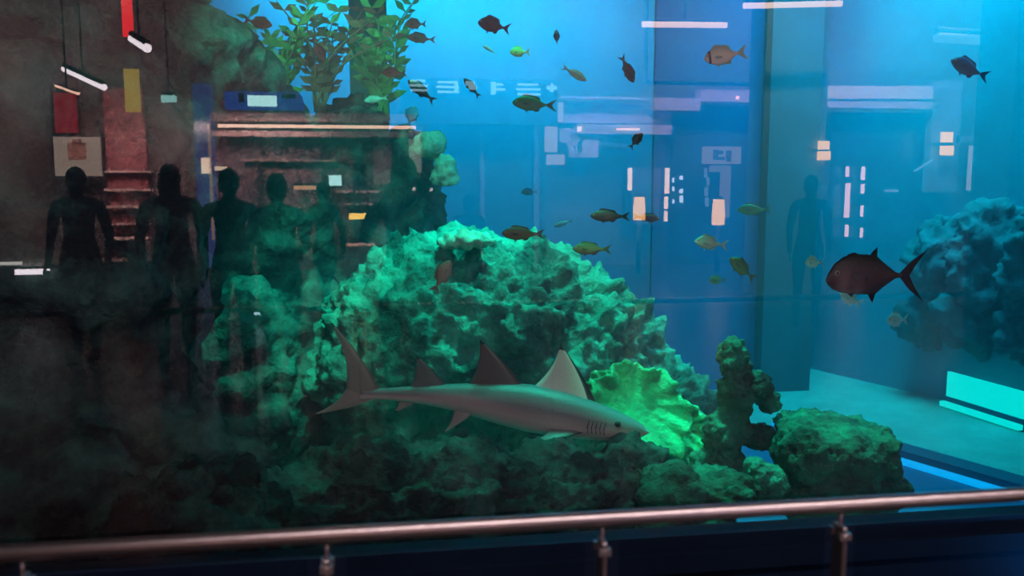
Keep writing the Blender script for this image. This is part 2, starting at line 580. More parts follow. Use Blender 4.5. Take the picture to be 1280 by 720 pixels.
# ------------------------------------------------------------------ sea plants on the reef top
def frond_plant(name, label, base, height, n, lean, m, seed, group=None):
    rnd = random.Random(seed)
    root = empty(name, base, label, 'sea plant', group)
    for i in range(n):
        bm = bmesh.new()
        a = rnd.uniform(0, 2 * math.pi)
        le = lean * rnd.uniform(0.4, 1.2)
        h = height * rnd.uniform(0.6, 1.05)
        pts = []
        for k in range(9):
            t = k / 8
            pts.append(Vector(base) + Vector((math.cos(a) * le * t * t + 0.05 * math.sin(t * 7 + i), math.sin(a) * le * t * t * 0.6, h * t)))
        tube(bm, pts, [0.016 * (1 - 0.7 * k / 8) for k in range(9)], 6)
        for k in range(2, 9):
            for s in (-1, 1):
                p0 = pts[k]
                d = Vector((s * rnd.uniform(0.5, 1), rnd.uniform(-0.6, 0.6), rnd.uniform(0.1, 0.8))).normalized()
                L = rnd.uniform(0.10, 0.2) * (height / 1.2)
                u = d.cross(Vector((0, 1, 0.2))).normalized() * L * 0.2
                th = Vector((0, 0.004, 0))
                q = [p0, p0 + d * L * 0.5 + u, p0 + d * L, p0 + d * L * 0.5 - u]
                lo = [bm.verts.new(v - th) for v in q]
                hi = [bm.verts.new(v + th) for v in q]
                bm.faces.new(lo); bm.faces.new(hi[::-1])
                for e in range(4):
                    bm.faces.new((lo[e], lo[(e + 1) % 4], hi[(e + 1) % 4], hi[e]))
        link('frond', tomesh(bm), m, root)
    return root


weed = mat('green_weed', (0.18, 0.48, 0.16), 0.7, var=0.5, vscale=5)
weed_r = mat('red_weed', (0.40, 0.16, 0.10), 0.7, var=0.5, vscale=5)
frond_plant('sea_plant', 'feathery green sea plant at the top left of the blue wall', at(350, 150, 6.3), 1.15, 11, 0.7, weed, 1)
frond_plant('sea_plant', 'reddish green sea plant close left of the dark column', at(400, 140, 6.2), 1.1, 10, 0.6, weed_r, 2)
frond_plant('sea_plant', 'green sea plant close right of the dark column', at(480, 150, 6.4), 1.2, 9, 0.4, weed, 3)
# column added for the dark stripe where a hall pillar cuts the reflected haze
c0 = at(462, 150, 7.2)
bm = bmesh.new()
prism(bm, [(c0.x - 0.2, 7.2), (c0.x + 0.2, 7.2), (c0.x + 0.2, 7.6), (c0.x - 0.2, 7.6)], ZF, TOP)
o = link('dark_stripe_column', tomesh(bm), mat('column_teal', (0.03, 0.14, 0.16), 0.8, var=0.4, vscale=3))
tag(o, 'dark teal square column added for the dark stripe behind the sea plants', None, None, 'structure')

# small bright corals on the reef
for (px, py, Y, w, h, lab, sd) in [
        (536, 182, 6.0, 20, 17, 'pale green rounded coral high on the end of the reef wall', 41),
        (556, 214, 6.0, 14, 20, 'smaller pale green coral just below the rounded one', 42),
        (585, 300, 4.4, 32, 10, 'bright green flat coral crusting the top of the reef mound', 43)]:
    rock('coral_head', lab, [(px, py, Y, w, h, 0.16), (px - w * 0.6, py + h * 0.4, Y, w * 0.6, h * 0.6, 0.12)], mat('pale_coral', (0.45, 0.75, 0.6), 0.8, var=0.5, vscale=8, bump=0.5), voxel=0.022, amp=0.05, freq=6, seed=sd, cat='coral')

# ------------------------------------------------------------------ fish
FISHMAT = vmat('fish_skin', 0.45, 0.5, 0.15, 60)
EYE = mat('fish_eye', (0.01, 0.01, 0.01), 0.1)
EYER = mat('fish_eye_ring', (0.5, 0.45, 0.3), 0.3)

PROFILES = {
    # t (nose 0 .. tail root 1): (top, bottom) in body heights
    'deep': [(0, .0, -.04), (.04, .14, -.16), (.12, .30, -.28), (.25, .45, -.40), (.42, .50, -.48), (.58, .46, -.46), (.72, .33, -.36), (.85, .17, -.19), (.94, .08, -.09), (1, .07, -.08)],
    'jack': [(0, -.12, -.20), (.03, .06, -.30), (.10, .26, -.40), (.22, .42, -.47), (.38, .49, -.50), (.55, .48, -.50), (.68, .38, -.42), (.82, .18, -.22), (.93, .06, -.08), (1, .045, -.055)],
    'slim': [(0, .0, -.06), (.05, .16, -.18), (.15, .34, -.34), (.30, .47, -.46), (.48, .50, -.50), (.65, .40, -.42), (.80, .26, -.28), (.92, .15, -.16), (1, .13, -.14)],
}


def lerp_profile(prof, t):
    for a, b in zip(prof, prof[1:]):
        if a[0] <= t <= b[0]:
            u = (t - a[0]) / (b[0] - a[0])
            u = u * u * (3 - 2 * u) * 0.5 + u * 0.5
            return a[1] + (b[1] - a[1]) * u, a[2] + (b[2] - a[2]) * u
    return prof[-1][1:]


def fin(bm, lay, outline, thick, col, bend=None):
    """a thin solid fin over an (x, z) outline; col is a function of the outline's index"""
    a = [bm.verts.new((x, thick, z)) for x, z in outline]
    b = [bm.verts.new((x, -thick, z)) for x, z in outline]
    fs = [bm.faces.new(a), bm.faces.new(b[::-1])]
    n = len(outline)
    for i in range(n):
        fs.append(bm.faces.new((a[i], b[i], b[(i + 1) % n], a[(i + 1) % n])))
    vs = a + b
    for f in fs:
        for lp in f.loops:
            lp[lay] = (*col, 1)
    return vs


def fish(name, label, px, py, Y, length_px, cols, kind='deep', height=0.42, yaw=180, pitch=0, group=None, width=0.16, fork=0.6, tail=0.26, eye=True, group_cat='fish', stripe=None):
    """nose towards +x before turning; yaw 180 looks to the left of the photo"""
    k = ppm(Y)
    L = length_px / k
    bl = L / (1 + tail)
    H = height * bl
    Wd = width * bl
    prof = PROFILES[kind]
    back, side, belly, finc = cols
    bm = bmesh.new()
    lay = bm.loops.layers.float_color.new('paint')
    NX, NA = 26, 18
    rings = []
    for i in range(NX + 1):
        t = (i / NX)
        t = t ** 1.15 if t < 0.999 else 1.0
        top, bot = lerp_profile(prof, t)
        x = bl * (0.5 - t)
        zc, hz = (top + bot) / 2 * H, max((top - bot) / 2 * H, 0.002)
        w = Wd * 0.5 * (math.sin(math.pi * min(1, (t * 0.93 + 0.05))) ** 0.75 + 0.05)
        w = min(w, hz * 1.1)
        rings.append(([bm.verts.new((x, math.cos(a) * w, zc + math.sin(a) * hz)) for a in [2 * math.pi * j / NA for j in range(NA)]], t))
    def colour(z, t, hz_rel):
        if stripe and abs(t - stripe[0]) < stripe[1]:
            return stripe[2]
        u = max(0, min(1, (hz_rel + 1) / 2))
        c = [belly[j] + (side[j] - belly[j]) * min(1, u * 2) for j in range(3)] if u < 0.5 else [side[j] + (back[j] - side[j]) * (u * 2 - 1) for j in range(3)]
        return c
    for (ra, ta), (rb, tb) in zip(rings, rings[1:]):
        for j in range(NA):
            f = bm.faces.new((ra[j], rb[j], rb[(j + 1) % NA], ra[(j + 1) % NA]))
            f.smooth = True
            for lp in f.loops:
                top, bot = lerp_profile(prof, (ta + tb) / 2)
                zc, hz = (top + bot) / 2 * H, max((top - bot) / 2 * H, 0.002)
                lp[lay] = (*colour(lp.vert.co.z, (ta + tb) / 2, (lp.vert.co.z - zc) / hz), 1)
    for r in (rings[0][0][::-1], rings[-1][0]):
        f = bm.faces.new(r)
        for lp in f.loops:
            lp[lay] = (*side, 1)
    th = max(0.0015, bl * 0.006)
    X = lambda t: bl * (0.5 - t)
    Z = lambda t, s, e=0: (lerp_profile(prof, t)[0 if s > 0 else 1]) * H + s * e * H
    # tail fin
    tl = bl * tail
    tz = H * (0.42 if kind != 'jack' else 0.62)
    rz = 0.06 * H
    fin(bm, lay, [(X(.98), rz), (X(1) - tl * .35, tz * .55), (X(1) - tl, tz), (X(1) - tl * (1 - fork * .5), tz * .45), (X(1) - tl * (1 - fork * .8), 0), (X(1) - tl * (1 - fork * .5), -tz * .45),
                  (X(1) - tl, -tz), (X(1) - tl * .35, -tz * .55), (X(.98), -rz)], th, finc)
    # dorsal, anal fins
    if kind == 'jack':
        fin(bm, lay, [(X(.56), Z(.56, 1, -.06)), (X(.60), Z(.60, 1, .10)), (X(.66), Z(.58, 1, .20)), (X(.665), Z(.66, 1, .04)), (X(.78), Z(.78, 1, .03)), (X(.90), Z(.90, 1, .01)), (X(.90), Z(.90, 1, -.05))], th, finc)
        fin(bm, lay, [(X(.56), Z(.56, -1, -.06)), (X(.60), Z(.60, -1, .08)), (X(.65), Z(.62, -1, .24)), (X(.68), Z(.68, -1, .06)), (X(.78), Z(.78, -1, .03)), (X(.90), Z(.90, -1, .01)), (X(.90), Z(.90, -1, -.05))], th, finc)
        fin(bm, lay, [(X(.22), Z(.22, 1, -.05)), (X(.27), Z(.27, 1, .04)), (X(.36), Z(.36, 1, .035)), (X(.42), Z(.42, 1, -.03))], th, finc)
        fin(bm, lay, [(X(.27), Z(.27, -1, -.05)), (X(.36), Z(.3, -1, .08)), (X(.38), Z(.38, -1, -.03))], th, finc)
    else:
        fin(bm, lay, [(X(.24), Z(.24, 1, -.06)), (X(.30), Z(.30, 1, .12)), (X(.38), Z(.38, 1, .14)), (X(.5), Z(.5, 1, .10)), (X(.62), Z(.62, 1, .12)), (X(.76), Z(.72, 1, .14)), (X(.82), Z(.82, 1, -.02))], th, finc)
        fin(bm, lay, [(X(.60), Z(.60, -1, -.06)), (X(.66), Z(.66, -1, .12)), (X(.76), Z(.72, -1, .12)), (X(.82), Z(.82, -1, -.02))], th, finc)
        fin(bm, lay, [(X(.34), Z(.34, -1, -.08)), (X(.42), Z(.40, -1, .16)), (X(.46), Z(.46, -1, -.02))], th, finc)
    # pectoral fins lying against the flanks
    for s in (-1, 1):
        vs = fin(bm, lay, [(X(.28), -.02 * H), (X(.33), .06 * H), (X(.47), -.02 * H), (X(.49), -.10 * H), (X(.34), -.13 * H)], th * .7, [c * 0.9 for c in finc])
        for v in vs:
            v.co.y = v.co.y + s * (Wd * 0.46 + (X(.28) - v.co.x) * 0.35)
    # a light S through the spine
    ph = (px * 0.37) % 6.28
    for v in bm.verts:
        t = 0.5 - v.co.x / bl
        v.co.y += math.sin(t * 4 + ph) * 0.035 * bl * max(0, t)
    me = tomesh(bm, name)
    o = link(name, me, FISHMAT)
    o.location = at(px, py, Y)
    o.rotation_euler = Euler((0, -math.radians(pitch) if yaw < 90 else math.radians(0), 0))
    o.rotation_euler = (Matrix.Rotation(math.radians(yaw), 3, 'Z') @ Matrix.Rotation(-math.radians(pitch), 3, 'Y')).to_euler()
    # the fish's own middle sits at the given point (nose to tail tip)
    o.location += o.rotation_euler.to_matrix() @ Vector((bl * tail * 0.5, 0, 0))
    tag(o, label, 'fish', group)
    if eye:
        t = 0.11
        top, bot = lerp_profile(prof, t)
        wz = (top + bot) / 2 * H + (top - bot) * 0.13 * H
        w = min(Wd * 0.5 * (math.sin(math.pi * (t * .93 + .05)) ** .75 + .05), (top - bot) / 2 * H * 1.1)
        dy = math.sin(t * 4 + ph) * 0.035 * bl * t
        for s in (-1, 1):
            bm = bmesh.new()
            r = H * 0.065
            ball(bm, (X(t), s * w * 0.9 + dy, wz), (r, r * 0.5, r), 2, 0)
            ball(bm, (X(t), s * (w * 0.9 + r * 0.25) + dy, wz), (r * .6, r * 0.4, r * .6), 2, 1)
            e = link('eye', tomesh(bm), [EYER, EYE])
            e.parent = o
    return o


DARK = ((.02, .015, .02), (.05, .03, .035), (.07, .04, .045), (.02, .012, .02))
JACK = ((.03, .035, .03), (.10, .05, .04), (.05, .02, .03), (.015, .01, .02))
OLIVE = ((.06, .07, .03), (.20, .20, .08), (.28, .24, .12), (.08, .09, .05))
TAN = ((.45, .42, .25), (.80, .65, .42), (.85, .70, .62), (.30, .42, .30))
PALE = ((.25, .5, .42), (.5, .75, .65), (.6, .8, .72), (.35, .6, .55))
RED = ((.25, .03, .03), (.5, .08, .06), (.5, .15, .12), (.3, .05, .05))
GRN = ((.05, .16, .08), (.12, .3, .14), (.2, .4, .2), (.06, .16, .1))
YEL = ((.35, .32, .08), (.6, .55, .15), (.6, .6, .3), (.4, .4, .1))
BLU = ((.02, .10, .22), (.04, .16, .3), (.06, .2, .35), (.03, .12, .25))

fish('trevally', 'large dark reddish brown trevally with a forked tail, right of centre', 1094, 343, 1.9, 140, JACK, 'jack', 0.52, 180, 2, tail=.30, fork=.85, width=.17)
fish('snapper', 'tan snapper with a dark cheek, high up near the ceiling lamps', 907, 69, 2.2, 58, TAN, 'deep', .52, 180, -10, stripe=(.14, .03, (.05, .03, .03)))
fish('surgeonfish', 'plump dark purple fish nearest the top edge, tail to the right', 618, 32, 3.0, 42, DARK, 'deep', .55, 165, 14)
fish('surgeonfish', 'small round dark purple fish seen nearly head-on at the top', 696, 46, 3.6, 24, DARK, 'deep', .70, 250, 10, width=.34)
fish('wrasse', 'dark fish diving steeply head down near the top', 784, 86, 3.2, 38, DARK, 'slim', .42, 0, -62)
fish('wrasse', 'pale green silvery fish below the round dark fish', 718, 92, 3.6, 36, PALE, 'slim', .34, 0, -28)
fish('butterflyfish', 'small yellowish fish right of the plump dark fish', 650, 65, 4.4, 26, YEL, 'deep', .6, 180, 0)
fish('sprat', 'thin silvery white fish under the plump dark fish', 612, 62, 4.0, 20, PALE, 'slim', .26, 180, 30)
fish('grouper', 'green spotted grouper in front of the blue shop sign band', 668, 130, 3.4, 56, GRN, 'deep', .42, 180, 4)
fish('wrasse', 'dark fish heading up left across the first sign letter', 527, 114, 3.4, 42, DARK, 'slim', .4, 180, 38)
fish('wrasse', 'small dark fish tilted steeply across the middle of the blue sign band', 590, 110, 3.6, 30, DARK, 'slim', .4, 180, 50)
fish('damselfish', 'small dark fish tilted head up, above the glowing door strips', 795, 176, 3.3, 26, DARK, 'deep', .55, 0, 50)
fish('trevally', 'slender black fish heading left, above the olive snappers', 763, 270, 3.0, 54, DARK, 'slim', .36, 180, 2)
fish('trevally', 'black fish close right of the slender one, partly over a lantern', 808, 272, 3.4, 36, DARK, 'slim', .36, 0, -6)
fish('snapper', 'olive snapper skimming the top of the reef mound', 654, 292, 3.2, 56, OLIVE, 'slim', .38, 180, 2)
fish('snapper', 'olive snapper in open water just right of the reef top', 740, 311, 3.0, 52, OLIVE, 'slim', .38, 180, 2)
fish('bream', 'pale teal fish heading left in the dark blue water', 889, 304, 2.8, 46, PALE, 'deep', .48, 180, 8)
fish('bream', 'dark green fish tilted head up, below the pale teal one', 928, 336, 3.0, 46, GRN, 'deep', .48, 180, 40)
fish('bream', 'dim green fish right of the lit doorway reflection', 943, 262, 5.0, 48, GRN, 'deep', .4, 180, 0)
fish('batfish', 'pale round fish peeking out in front of the big trevally\'s snout', 1018, 328, 4.0, 24, PALE, 'deep', .8, 150, 0)
fish('batfish', 'pale teal fish just under the big trevally\'s belly', 1064, 374, 3.8, 36, PALE, 'deep', .6, 180, 25)
fish('batfish', 'pale teal disc-shaped fish well below the big trevally\'s tail', 1122, 400, 4.2, 32, PALE, 'deep', .75, 180, 0)
fish('angelfish', 'red fish leftmost among the sea plants', 322, 28, 5.2, 34, RED, 'deep', .5, 0, -10)
fish('angelfish', 'red fish diving among the sea plants left of the column', 397, 61, 5.2, 32, RED, 'deep', .5, 0, -60)
fish('angelfish', 'dull red fish right of the column, upper of a pair', 520, 30, 5.4, 26, RED, 'deep', .6, 180, 0)
fish('angelfish', 'dull red fish right of the column, lower of a pair', 527, 48, 5.4, 36, RED, 'deep', .42, 180, 4)
fish('angelfish', 'maroon fish just above the left end of the blue sign band', 493, 91, 5.0, 30, RED, 'deep', .5, 180, 0)
fish('damselfish', 'dark blue triangular fish above the right end of the warm shop strip', 514, 146, 4.6, 28, BLU, 'deep', .7, 0, 70)
fish('damselfish', 'faint blue fish between the two olive snappers', 704, 279, 5.4, 26, BLU, 'slim', .36, 180, -16)
fish('damselfish', 'faint blue fish in open water above the reef top', 662, 240, 7.0, 22, BLU, 'deep', .5, 180, 0)
fish('unicornfish', 'large faint blue fish high at the right side', 1212, 86, 4.4, 60, BLU, 'deep', .46, 180, 22)
fish('damselfish', 'faint green fish left of the dark green tilted one', 897, 350, 4.6, 24, GRN, 'deep', .6, 180, 0)
fish('butterflyfish', 'green fish glinting just right of the column, over the warm shop strip', 470, 124, 4.6, 30, PALE, 'slim', .36, 180, -8)
fish('snapper', 'brownish fish standing upright before the left flank of the reef mound', 552, 346, 3.4, 46, ((.3, .22, .15), (.45, .35, .25), (.4, .3, .25), (.25, .2, .15)), 'deep', .5, 0, 62)

# ------------------------------------------------------------------ shark
def shark():
    Y = 3.25
    k = ppm(Y)
    NOSE, TAILROOT = at(811, 540, Y - 0.15), at(452, 493, Y + 0.25)
    axis = NOSE - TAILROOT
    Lb = axis.length
    root_loc = (NOSE + TAILROOT) / 2
    bm = bmesh.new()
    lay = bm.loops.layers.float_color.new('paint')
    # t 0 nose .. 1 tail root ; half height, half width, centre lift
    prof = [(a_, b_ * 1.18, c_ * 1.1, d_) for a_, b_, c_, d_ in [(0, .004, .006, 0), (.02, .016, .024, .0), (.06, .030, .042, .0), (.12, .044, .056, .001), (.20, .056, .064, .002), (.30, .066, .068, .004), (.42, .070, .066, .006), (.52, .062, .056, .008),
            (.62, .048, .043, .010), (.74, .033, .030, .012), (.86, .022, .020, .010), (.95, .016, .014, .006), (1.0, .017, .012, .004)]]
    def P(t):
        for a, b in zip(prof, prof[1:]):
            if a[0] <= t <= b[0]:
                u = (t - a[0]) / (b[0] - a[0])
                return [a[j] + (b[j] - a[j]) * u for j in (1, 2, 3)]
        return list(prof[-1][1:])
    NX, NA = 48, 24
    back, bel = (.28, .20, .22), (.90, .56, .58)
    def bodyc(t, s):   # s -1 belly .. 1 back
        u = max(0, min(1, (s + 0.15) / 0.35))
        # pale flank streak behind the middle
        u *= 1 - 0.7 * math.exp(-((t - .64) / .13) ** 2) * math.exp(-((s - .12) / .28) ** 2)
        return [bel[j] + (back[j] - bel[j]) * u for j in range(3)]
    rings = []
    for i in range(NX + 1):
        t = i / NX
        h, w, c = P(t)
        ring = []
        for j in range(NA):
            a = 2 * math.pi * j / NA
            ring.append(bm.verts.new((Lb * (0.5 - t), math.cos(a) * w * Lb, (c + math.sin(a) * h) * Lb)))
        rings.append(ring)
    for i in range(NX):
        for j in range(NA):
            f = bm.faces.new((rings[i][j], rings[i + 1][j], rings[i + 1][(j + 1) % NA], rings[i][(j + 1) % NA]))
            f.smooth = True
            t = (i + .5) / NX
            for lp, jj in zip(f.loops, (j, j, j + 1, j + 1)):
                lp[lay] = (*bodyc(t, math.sin(2 * math.pi * jj / NA)), 1)
    for r in (rings[0][::-1], rings[-1]):
        f = bm.faces.new(r)
        for lp in f.loops:
            lp[lay] = (*back, 1)

    def sharkfin(base0, base1, tip, sweep, thick, normal, c_root, c_tip, tipfrac=0.22, n=10, both=None):
        """fin surface between a root line and its tip; thickness along normal"""
        base0, base1, tip, normal = Vector(base0), Vector(base1), Vector(tip), Vector(normal).normalized()
        rows = []
        for r in range(n + 1):
            u = r / n
            # leading edge bows forward, trailing edge hollow
            le = base0.lerp(tip, u) + (base0 - base1).normalized() * sweep * math.sin(u * math.pi) * 0.5
            te = base1.lerp(tip, u) + (base0 - base1).normalized() * sweep * math.sin(u * math.pi) * 0.9
            row = []
            m_ = 8
            for c in range(m_ + 1):
                q = le.lerp(te, c / m_)
                th = thick * (1 - u * 0.75) * math.sin(math.pi * min(0.999, (c / m_) ** 0.6 * 0.95 + 0.02)) + 0.0015
                row.append((bm.verts.new(q + normal * th), bm.verts.new(q - normal * th)))
            rows.append(row)
        for r in range(n):
            col = c_tip if (r + .5) / n > 1 - tipfrac else c_root
            cola, colb = (col, col) if not both or col is c_tip else both
            for c in range(8):
                a0, a1, b1, b0 = rows[r][c], rows[r][c + 1], rows[r + 1][c + 1], rows[r + 1][c]
                for side_, cc in ((0, cola), (1, colb)):
                    vs = [a0[side_], a1[side_], b1[side_], b0[side_]]
                    if side_: vs = vs[::-1]
                    try:
                        f = bm.faces.new(vs)
                    except ValueError:
                        continue
                    f.smooth = True
                    edge = c == 0
                    for lp in f.loops:
                        lp[lay] = (*(c_tip if edge and both else cc), 1)
            for c in (0, 8):
                vs = [rows[r][c][0], rows[r][c][1], rows[r + 1][c][1], rows[r + 1][c][0]]
                f = bm.faces.new(vs)
                for lp in f.loops:
                    lp[lay] = (*c_tip, 1)
        f = bm.faces.new([v[0] for v in rows[n]] + [v[1] for v in reversed(rows[n])])
        for lp in f.loops:
            lp[lay] = (*c_tip, 1)
    tipc, finc, pale = (.05, .02, .03), (.24, .13, .13), (.95, .60, .60)
    L = Lb
    X = lambda t: L * (0.5 - t)
    # first dorsal
    sharkfin((X(.43), 0, .060 * L), (X(.645), 0, .040 * L), (X(.615), 0, .225 * L), .02 * L, .012 * L, (0, 1, 0), finc, tipc, .12)
    # second dorsal
    sharkfin((X(.70), 0, .035 * L), (X(.84), 0, .022 * L), (X(.825), 0, .150 * L), .012 * L, .006 * L, (0, 1, 0), (.25, .22, .22), tipc, .15)
    # caudal: long upper lobe, short lower lobe
    sharkfin((X(.93), 0, .010 * L), (X(1.05), 0, -.01 * L), (X(1.13), 0, .255 * L), .03 * L, .010 * L, (0, 1, 0), (.34, .27, .25), tipc, .08)
    sharkfin((X(.945), 0, -.008 * L), (X(1.05), 0, .02 * L), (X(1.16), 0, -.085 * L), .02 * L, .010 * L, (0, 1, 0), (.45, .33, .31), tipc, .1)
    # raised far pectoral, underside to the viewer
    sharkfin((X(.175), .02 * L, .035 * L), (X(.44), .02 * L, .045 * L), (X(.335), .06 * L, .235 * L), .025 * L, .010 * L, (0, 1, -.3), pale, tipc, .13, both=((.25, .2, .2), pale))
    # lowered near pectoral, pointing down and toward the viewer
    sharkfin((X(.20), -.045 * L, -.02 * L), (X(.34), -.045 * L, -.03 * L), (X(.42), -.16 * L, -.075 * L), .03 * L, .008 * L, (0, .5, 1), (.26, .22, .22), tipc, .15)
    # pelvic and anal fins
    sharkfin((X(.60), -.02 * L, -.025 * L), (X(.675), -.02 * L, -.03 * L), (X(.70), -.06 * L, -.105 * L), .01 * L, .006 * L, (0, 1, 0), (.45, .34, .31), tipc, .12)
    sharkfin((X(.58), .02 * L, -.03 * L), (X(.65), .02 * L, -.03 * L), (X(.665), .07 * L, -.09 * L), .01 * L, .006 * L, (0, 1, 0), (.45, .34, .31), tipc, .12)
    sharkfin((X(.80), 0, -.01 * L), (X(.87), 0, -.01 * L), (X(.885), 0, -.06 * L), .008 * L, .005 * L, (0, 1, 0), (.45, .34, .31), tipc, .2)
    # gentle swimming bend
    for v in bm.verts:
        t = 0.5 - v.co.x / L
        v.co.y += 0.05 * L * math.sin(t * 3.4) * t
        v.co.z += 0.018 * L * math.sin(max(0, min(1, t)) * math.pi)
    o = link('shark', tomesh(bm), vmat('shark_skin', .42, .5, .1, 50))
    o.location = root_loc
    q = axis.to_track_quat('X', 'Z')
    o.rotation_mode = 'QUATERNION'
    o.rotation_quaternion = q
    tag(o, 'reef shark with dark fin tips swimming right, over the dark rock ledge', 'shark')
    for s in (-1, 1):
        bm = bmesh.new()
        t = .115
        h, w, c = P(t)
        ball(bm, (X(t), s * w * L * .96, (c + h * .55) * L), (.011 * L, .006 * L, .010 * L), 2)
        e = link('eye', tomesh(bm), EYE)
        e.parent = o
        for g in range(5):
            bm = bmesh.new()
            tt = .155 + g * .014
            h, w, c = P(tt)
            tube(bm, [(X(tt), s * w * L * .90, (c + h * .45) * L), (X(tt + .004), s * w * L * 1.0, (c + h * .10) * L), (X(tt), s * w * L * .985, (c - h * .22) * L)], .0018 * L, 6)
            gl_ = link('gill_slit', tomesh(bm), mat('gill_dark', (.04, .03, .03), .6))
            gl_.parent = o
    return o


shark()

# ------------------------------------------------------------------ railing before the pane
YR = -1.25
steel = mat('brushed_steel', (0.62, 0.55, 0.54), 0.34, 1.0, bump=0.05, bscale=200)
steel_d = mat('post_steel', (0.35, 0.30, 0.30), 0.4, 1.0)
pa, pb = at(640, 655, YR), at(1270, 618, YR)
ZR = (pa.z + pb.z) / 2
rroot = empty('railing', (0, YR, 0), 'round steel handrail on slim posts running in front of the whole pane', 'railing')
bm = bmesh.new()
tube(bm, [(-4.5, YR, ZR), (6.5, YR, ZR)], 0.0125, 20)
link('handrail', tomesh(bm), steel, rroot)
for px in (25, 408, 753, 1050):
    x = at(px, 665, YR).x
    bm = bmesh.new()
    box(bm, (x - 0.005, YR - 0.018, 0.0), (x + 0.005, YR + 0.018, ZR - 0.035))
    bmesh.ops.bevel(bm, geom=bm.edges[:], offset=0.002, segments=1, affect='EDGES')
    tube(bm, [(x, YR, ZR - 0.045), (x, YR, ZR - 0.01)], 0.004, 10)
    ps = link('post', tomesh(bm), steel_d, rroot)
    bm = bmesh.new()
    zc = ZR - 0.05
    box(bm, (x - 0.010, YR - 0.02, zc - 0.006), (x + 0.010, YR - 0.009, zc + 0.006))
    box(bm, (x - 0.010, YR + 0.009, zc - 0.006), (x + 0.010, YR + 0.02, zc + 0.006))
    tube(bm, [(x, YR - 0.024, zc), (x, YR + 0.024, zc)], 0.0045, 10)
    c = link('glass_clamp', tomesh(bm), steel); c.parent = ps
    bm = bmesh.new()
    tube(bm, [(x, YR, 0.0), (x, YR, 0.02)], [0.04, 0.036], 20)
    c = link('base_flange', tomesh(bm), steel_d); c.parent = ps
xs = [-4.3] + [at(px, 665, YR).x for px in (25, 408, 753, 1050)] + [6.2]
gm = mat('infill_glass', (1, 1, 1), 0.02)
gm2 = clear_material((0.80, 0.86, 0.86)); gm2.name = 'tinted_glass'
for a, b in zip(xs, xs[1:]):
    boxo('glass_infill', (a + 0.03, YR - 0.005, 0.10), (b - 0.03, YR + 0.005, ZR - 0.04), gm2, rroot)
bm = bmesh.new()
box(bm, (-4.4, YR - 0.008, 0.085), (6.3, YR + 0.008, 0.10))
link('lower_bar', tomesh(bm), steel_d, rroot)

# ------------------------------------------------------------------ the hall behind the visitors (seen in the pane)
granite = mat('hall_granite', (0.05, 0.04, 0.045), 0.28, spec=0.3, var=0.5, vscale=8)
plaster = mat('hall_plaster', (0.15, 0.12, 0.12), 0.85, var=0.5, vscale=1.2)
cream = mat('shop_cream', (0.85, 0.68, 0.62), 0.7)
dark_p = mat('hall_dark_panel', (0.03, 0.028, 0.035), 0.5)
brown = mat('shop_brown', (0.22, 0.12, 0.10), 0.6, var=0.4, vscale=3)
purple = mat('pillar_violet', (0.22, 0.20, 0.65), 0.6)
YH = 13.6
o = boxo('floor', (-18, -YH - 0.3, -0.2), (18, -0.13, 0.0), granite)
tag(o, 'polished dark hall floor on the visitors\' side', None, None, 'structure')
o = boxo('wall_hall', (-18, -YH - 0.3, 0), (18, -YH, 6.4), plaster)
tag(o, 'brownish hall wall behind the visitors', None, None, 'structure')
o = boxo('ceiling', (-18, -YH - 0.3, 6.4), (18, 0.2, 6.6), dark_p)
tag(o, 'dark hall ceiling', None, None, 'structure')
bm = bmesh.new()
box(bm, (-9.3, -0.1, 0), (-9.0, 18, 6.4))
o = link('wall_left', tomesh(bm), dark_p)
tag(o, 'dark side wall at the left end of the aquarium', None, None, 'structure')


def vbox(bm, x0, y0, x1, y1, Yv, d=0.1, mi=0):
    """a box standing at the mirror place of what the pane shows between two pixels, d metres deep"""
    a, b = mir(at(x0, y0, Yv)), mir(at(x1, y1, Yv))
    box(bm, (a.x, a.y - d, b.z), (b.x, a.y, a.z), mi)


def vo(name, rects, m, parent=None, d=0.1, Yv=13.3):
    bm = bmesh.new()
    for r in rects:
        vbox(bm, *r[:4], r[4] if len(r) > 4 else Yv, r[5] if len(r) > 5 else d)
    return link(name, tomesh(bm), m, parent)


def base(px, py, Yv=13.3):
    v = mir(at(px, py, Yv)); v.z = max(v.z, 0)
    return v


G_WARM = glow('led_warm', (1.0, 0.62, 0.45), 11)
G_WHITE = glow('lamp_white', (1.0, 0.88, 0.95), 12)
G_ORANGE = glow('lantern_orange', (1.0, 0.5, 0.18), 11)
G_CYAN = glow('screen_cyan', (0.55, 1.0, 1.0), 10)
G_BLUE = glow('screen_blue', (0.08, 0.16, 0.75), 2.6)
G_LETTER = glow('letter_blue', (0.45, 0.8, 1.0), 5)
G_RED = glow('banner_red', (1.0, 0.01, 0.02), 9)
G_REDD = glow('panel_red', (0.6, 0.0, 0.03), 2.4)
G_YEL = glow('banner_yellow', (0.75, 0.5, 0.08), 4)
G_POSTER = glow('poster_cream', (0.7, 0.52, 0.42), 3.2)
G_YLAMP = glow('lamp_yellow', (1.0, 0.6, 0.12), 13)

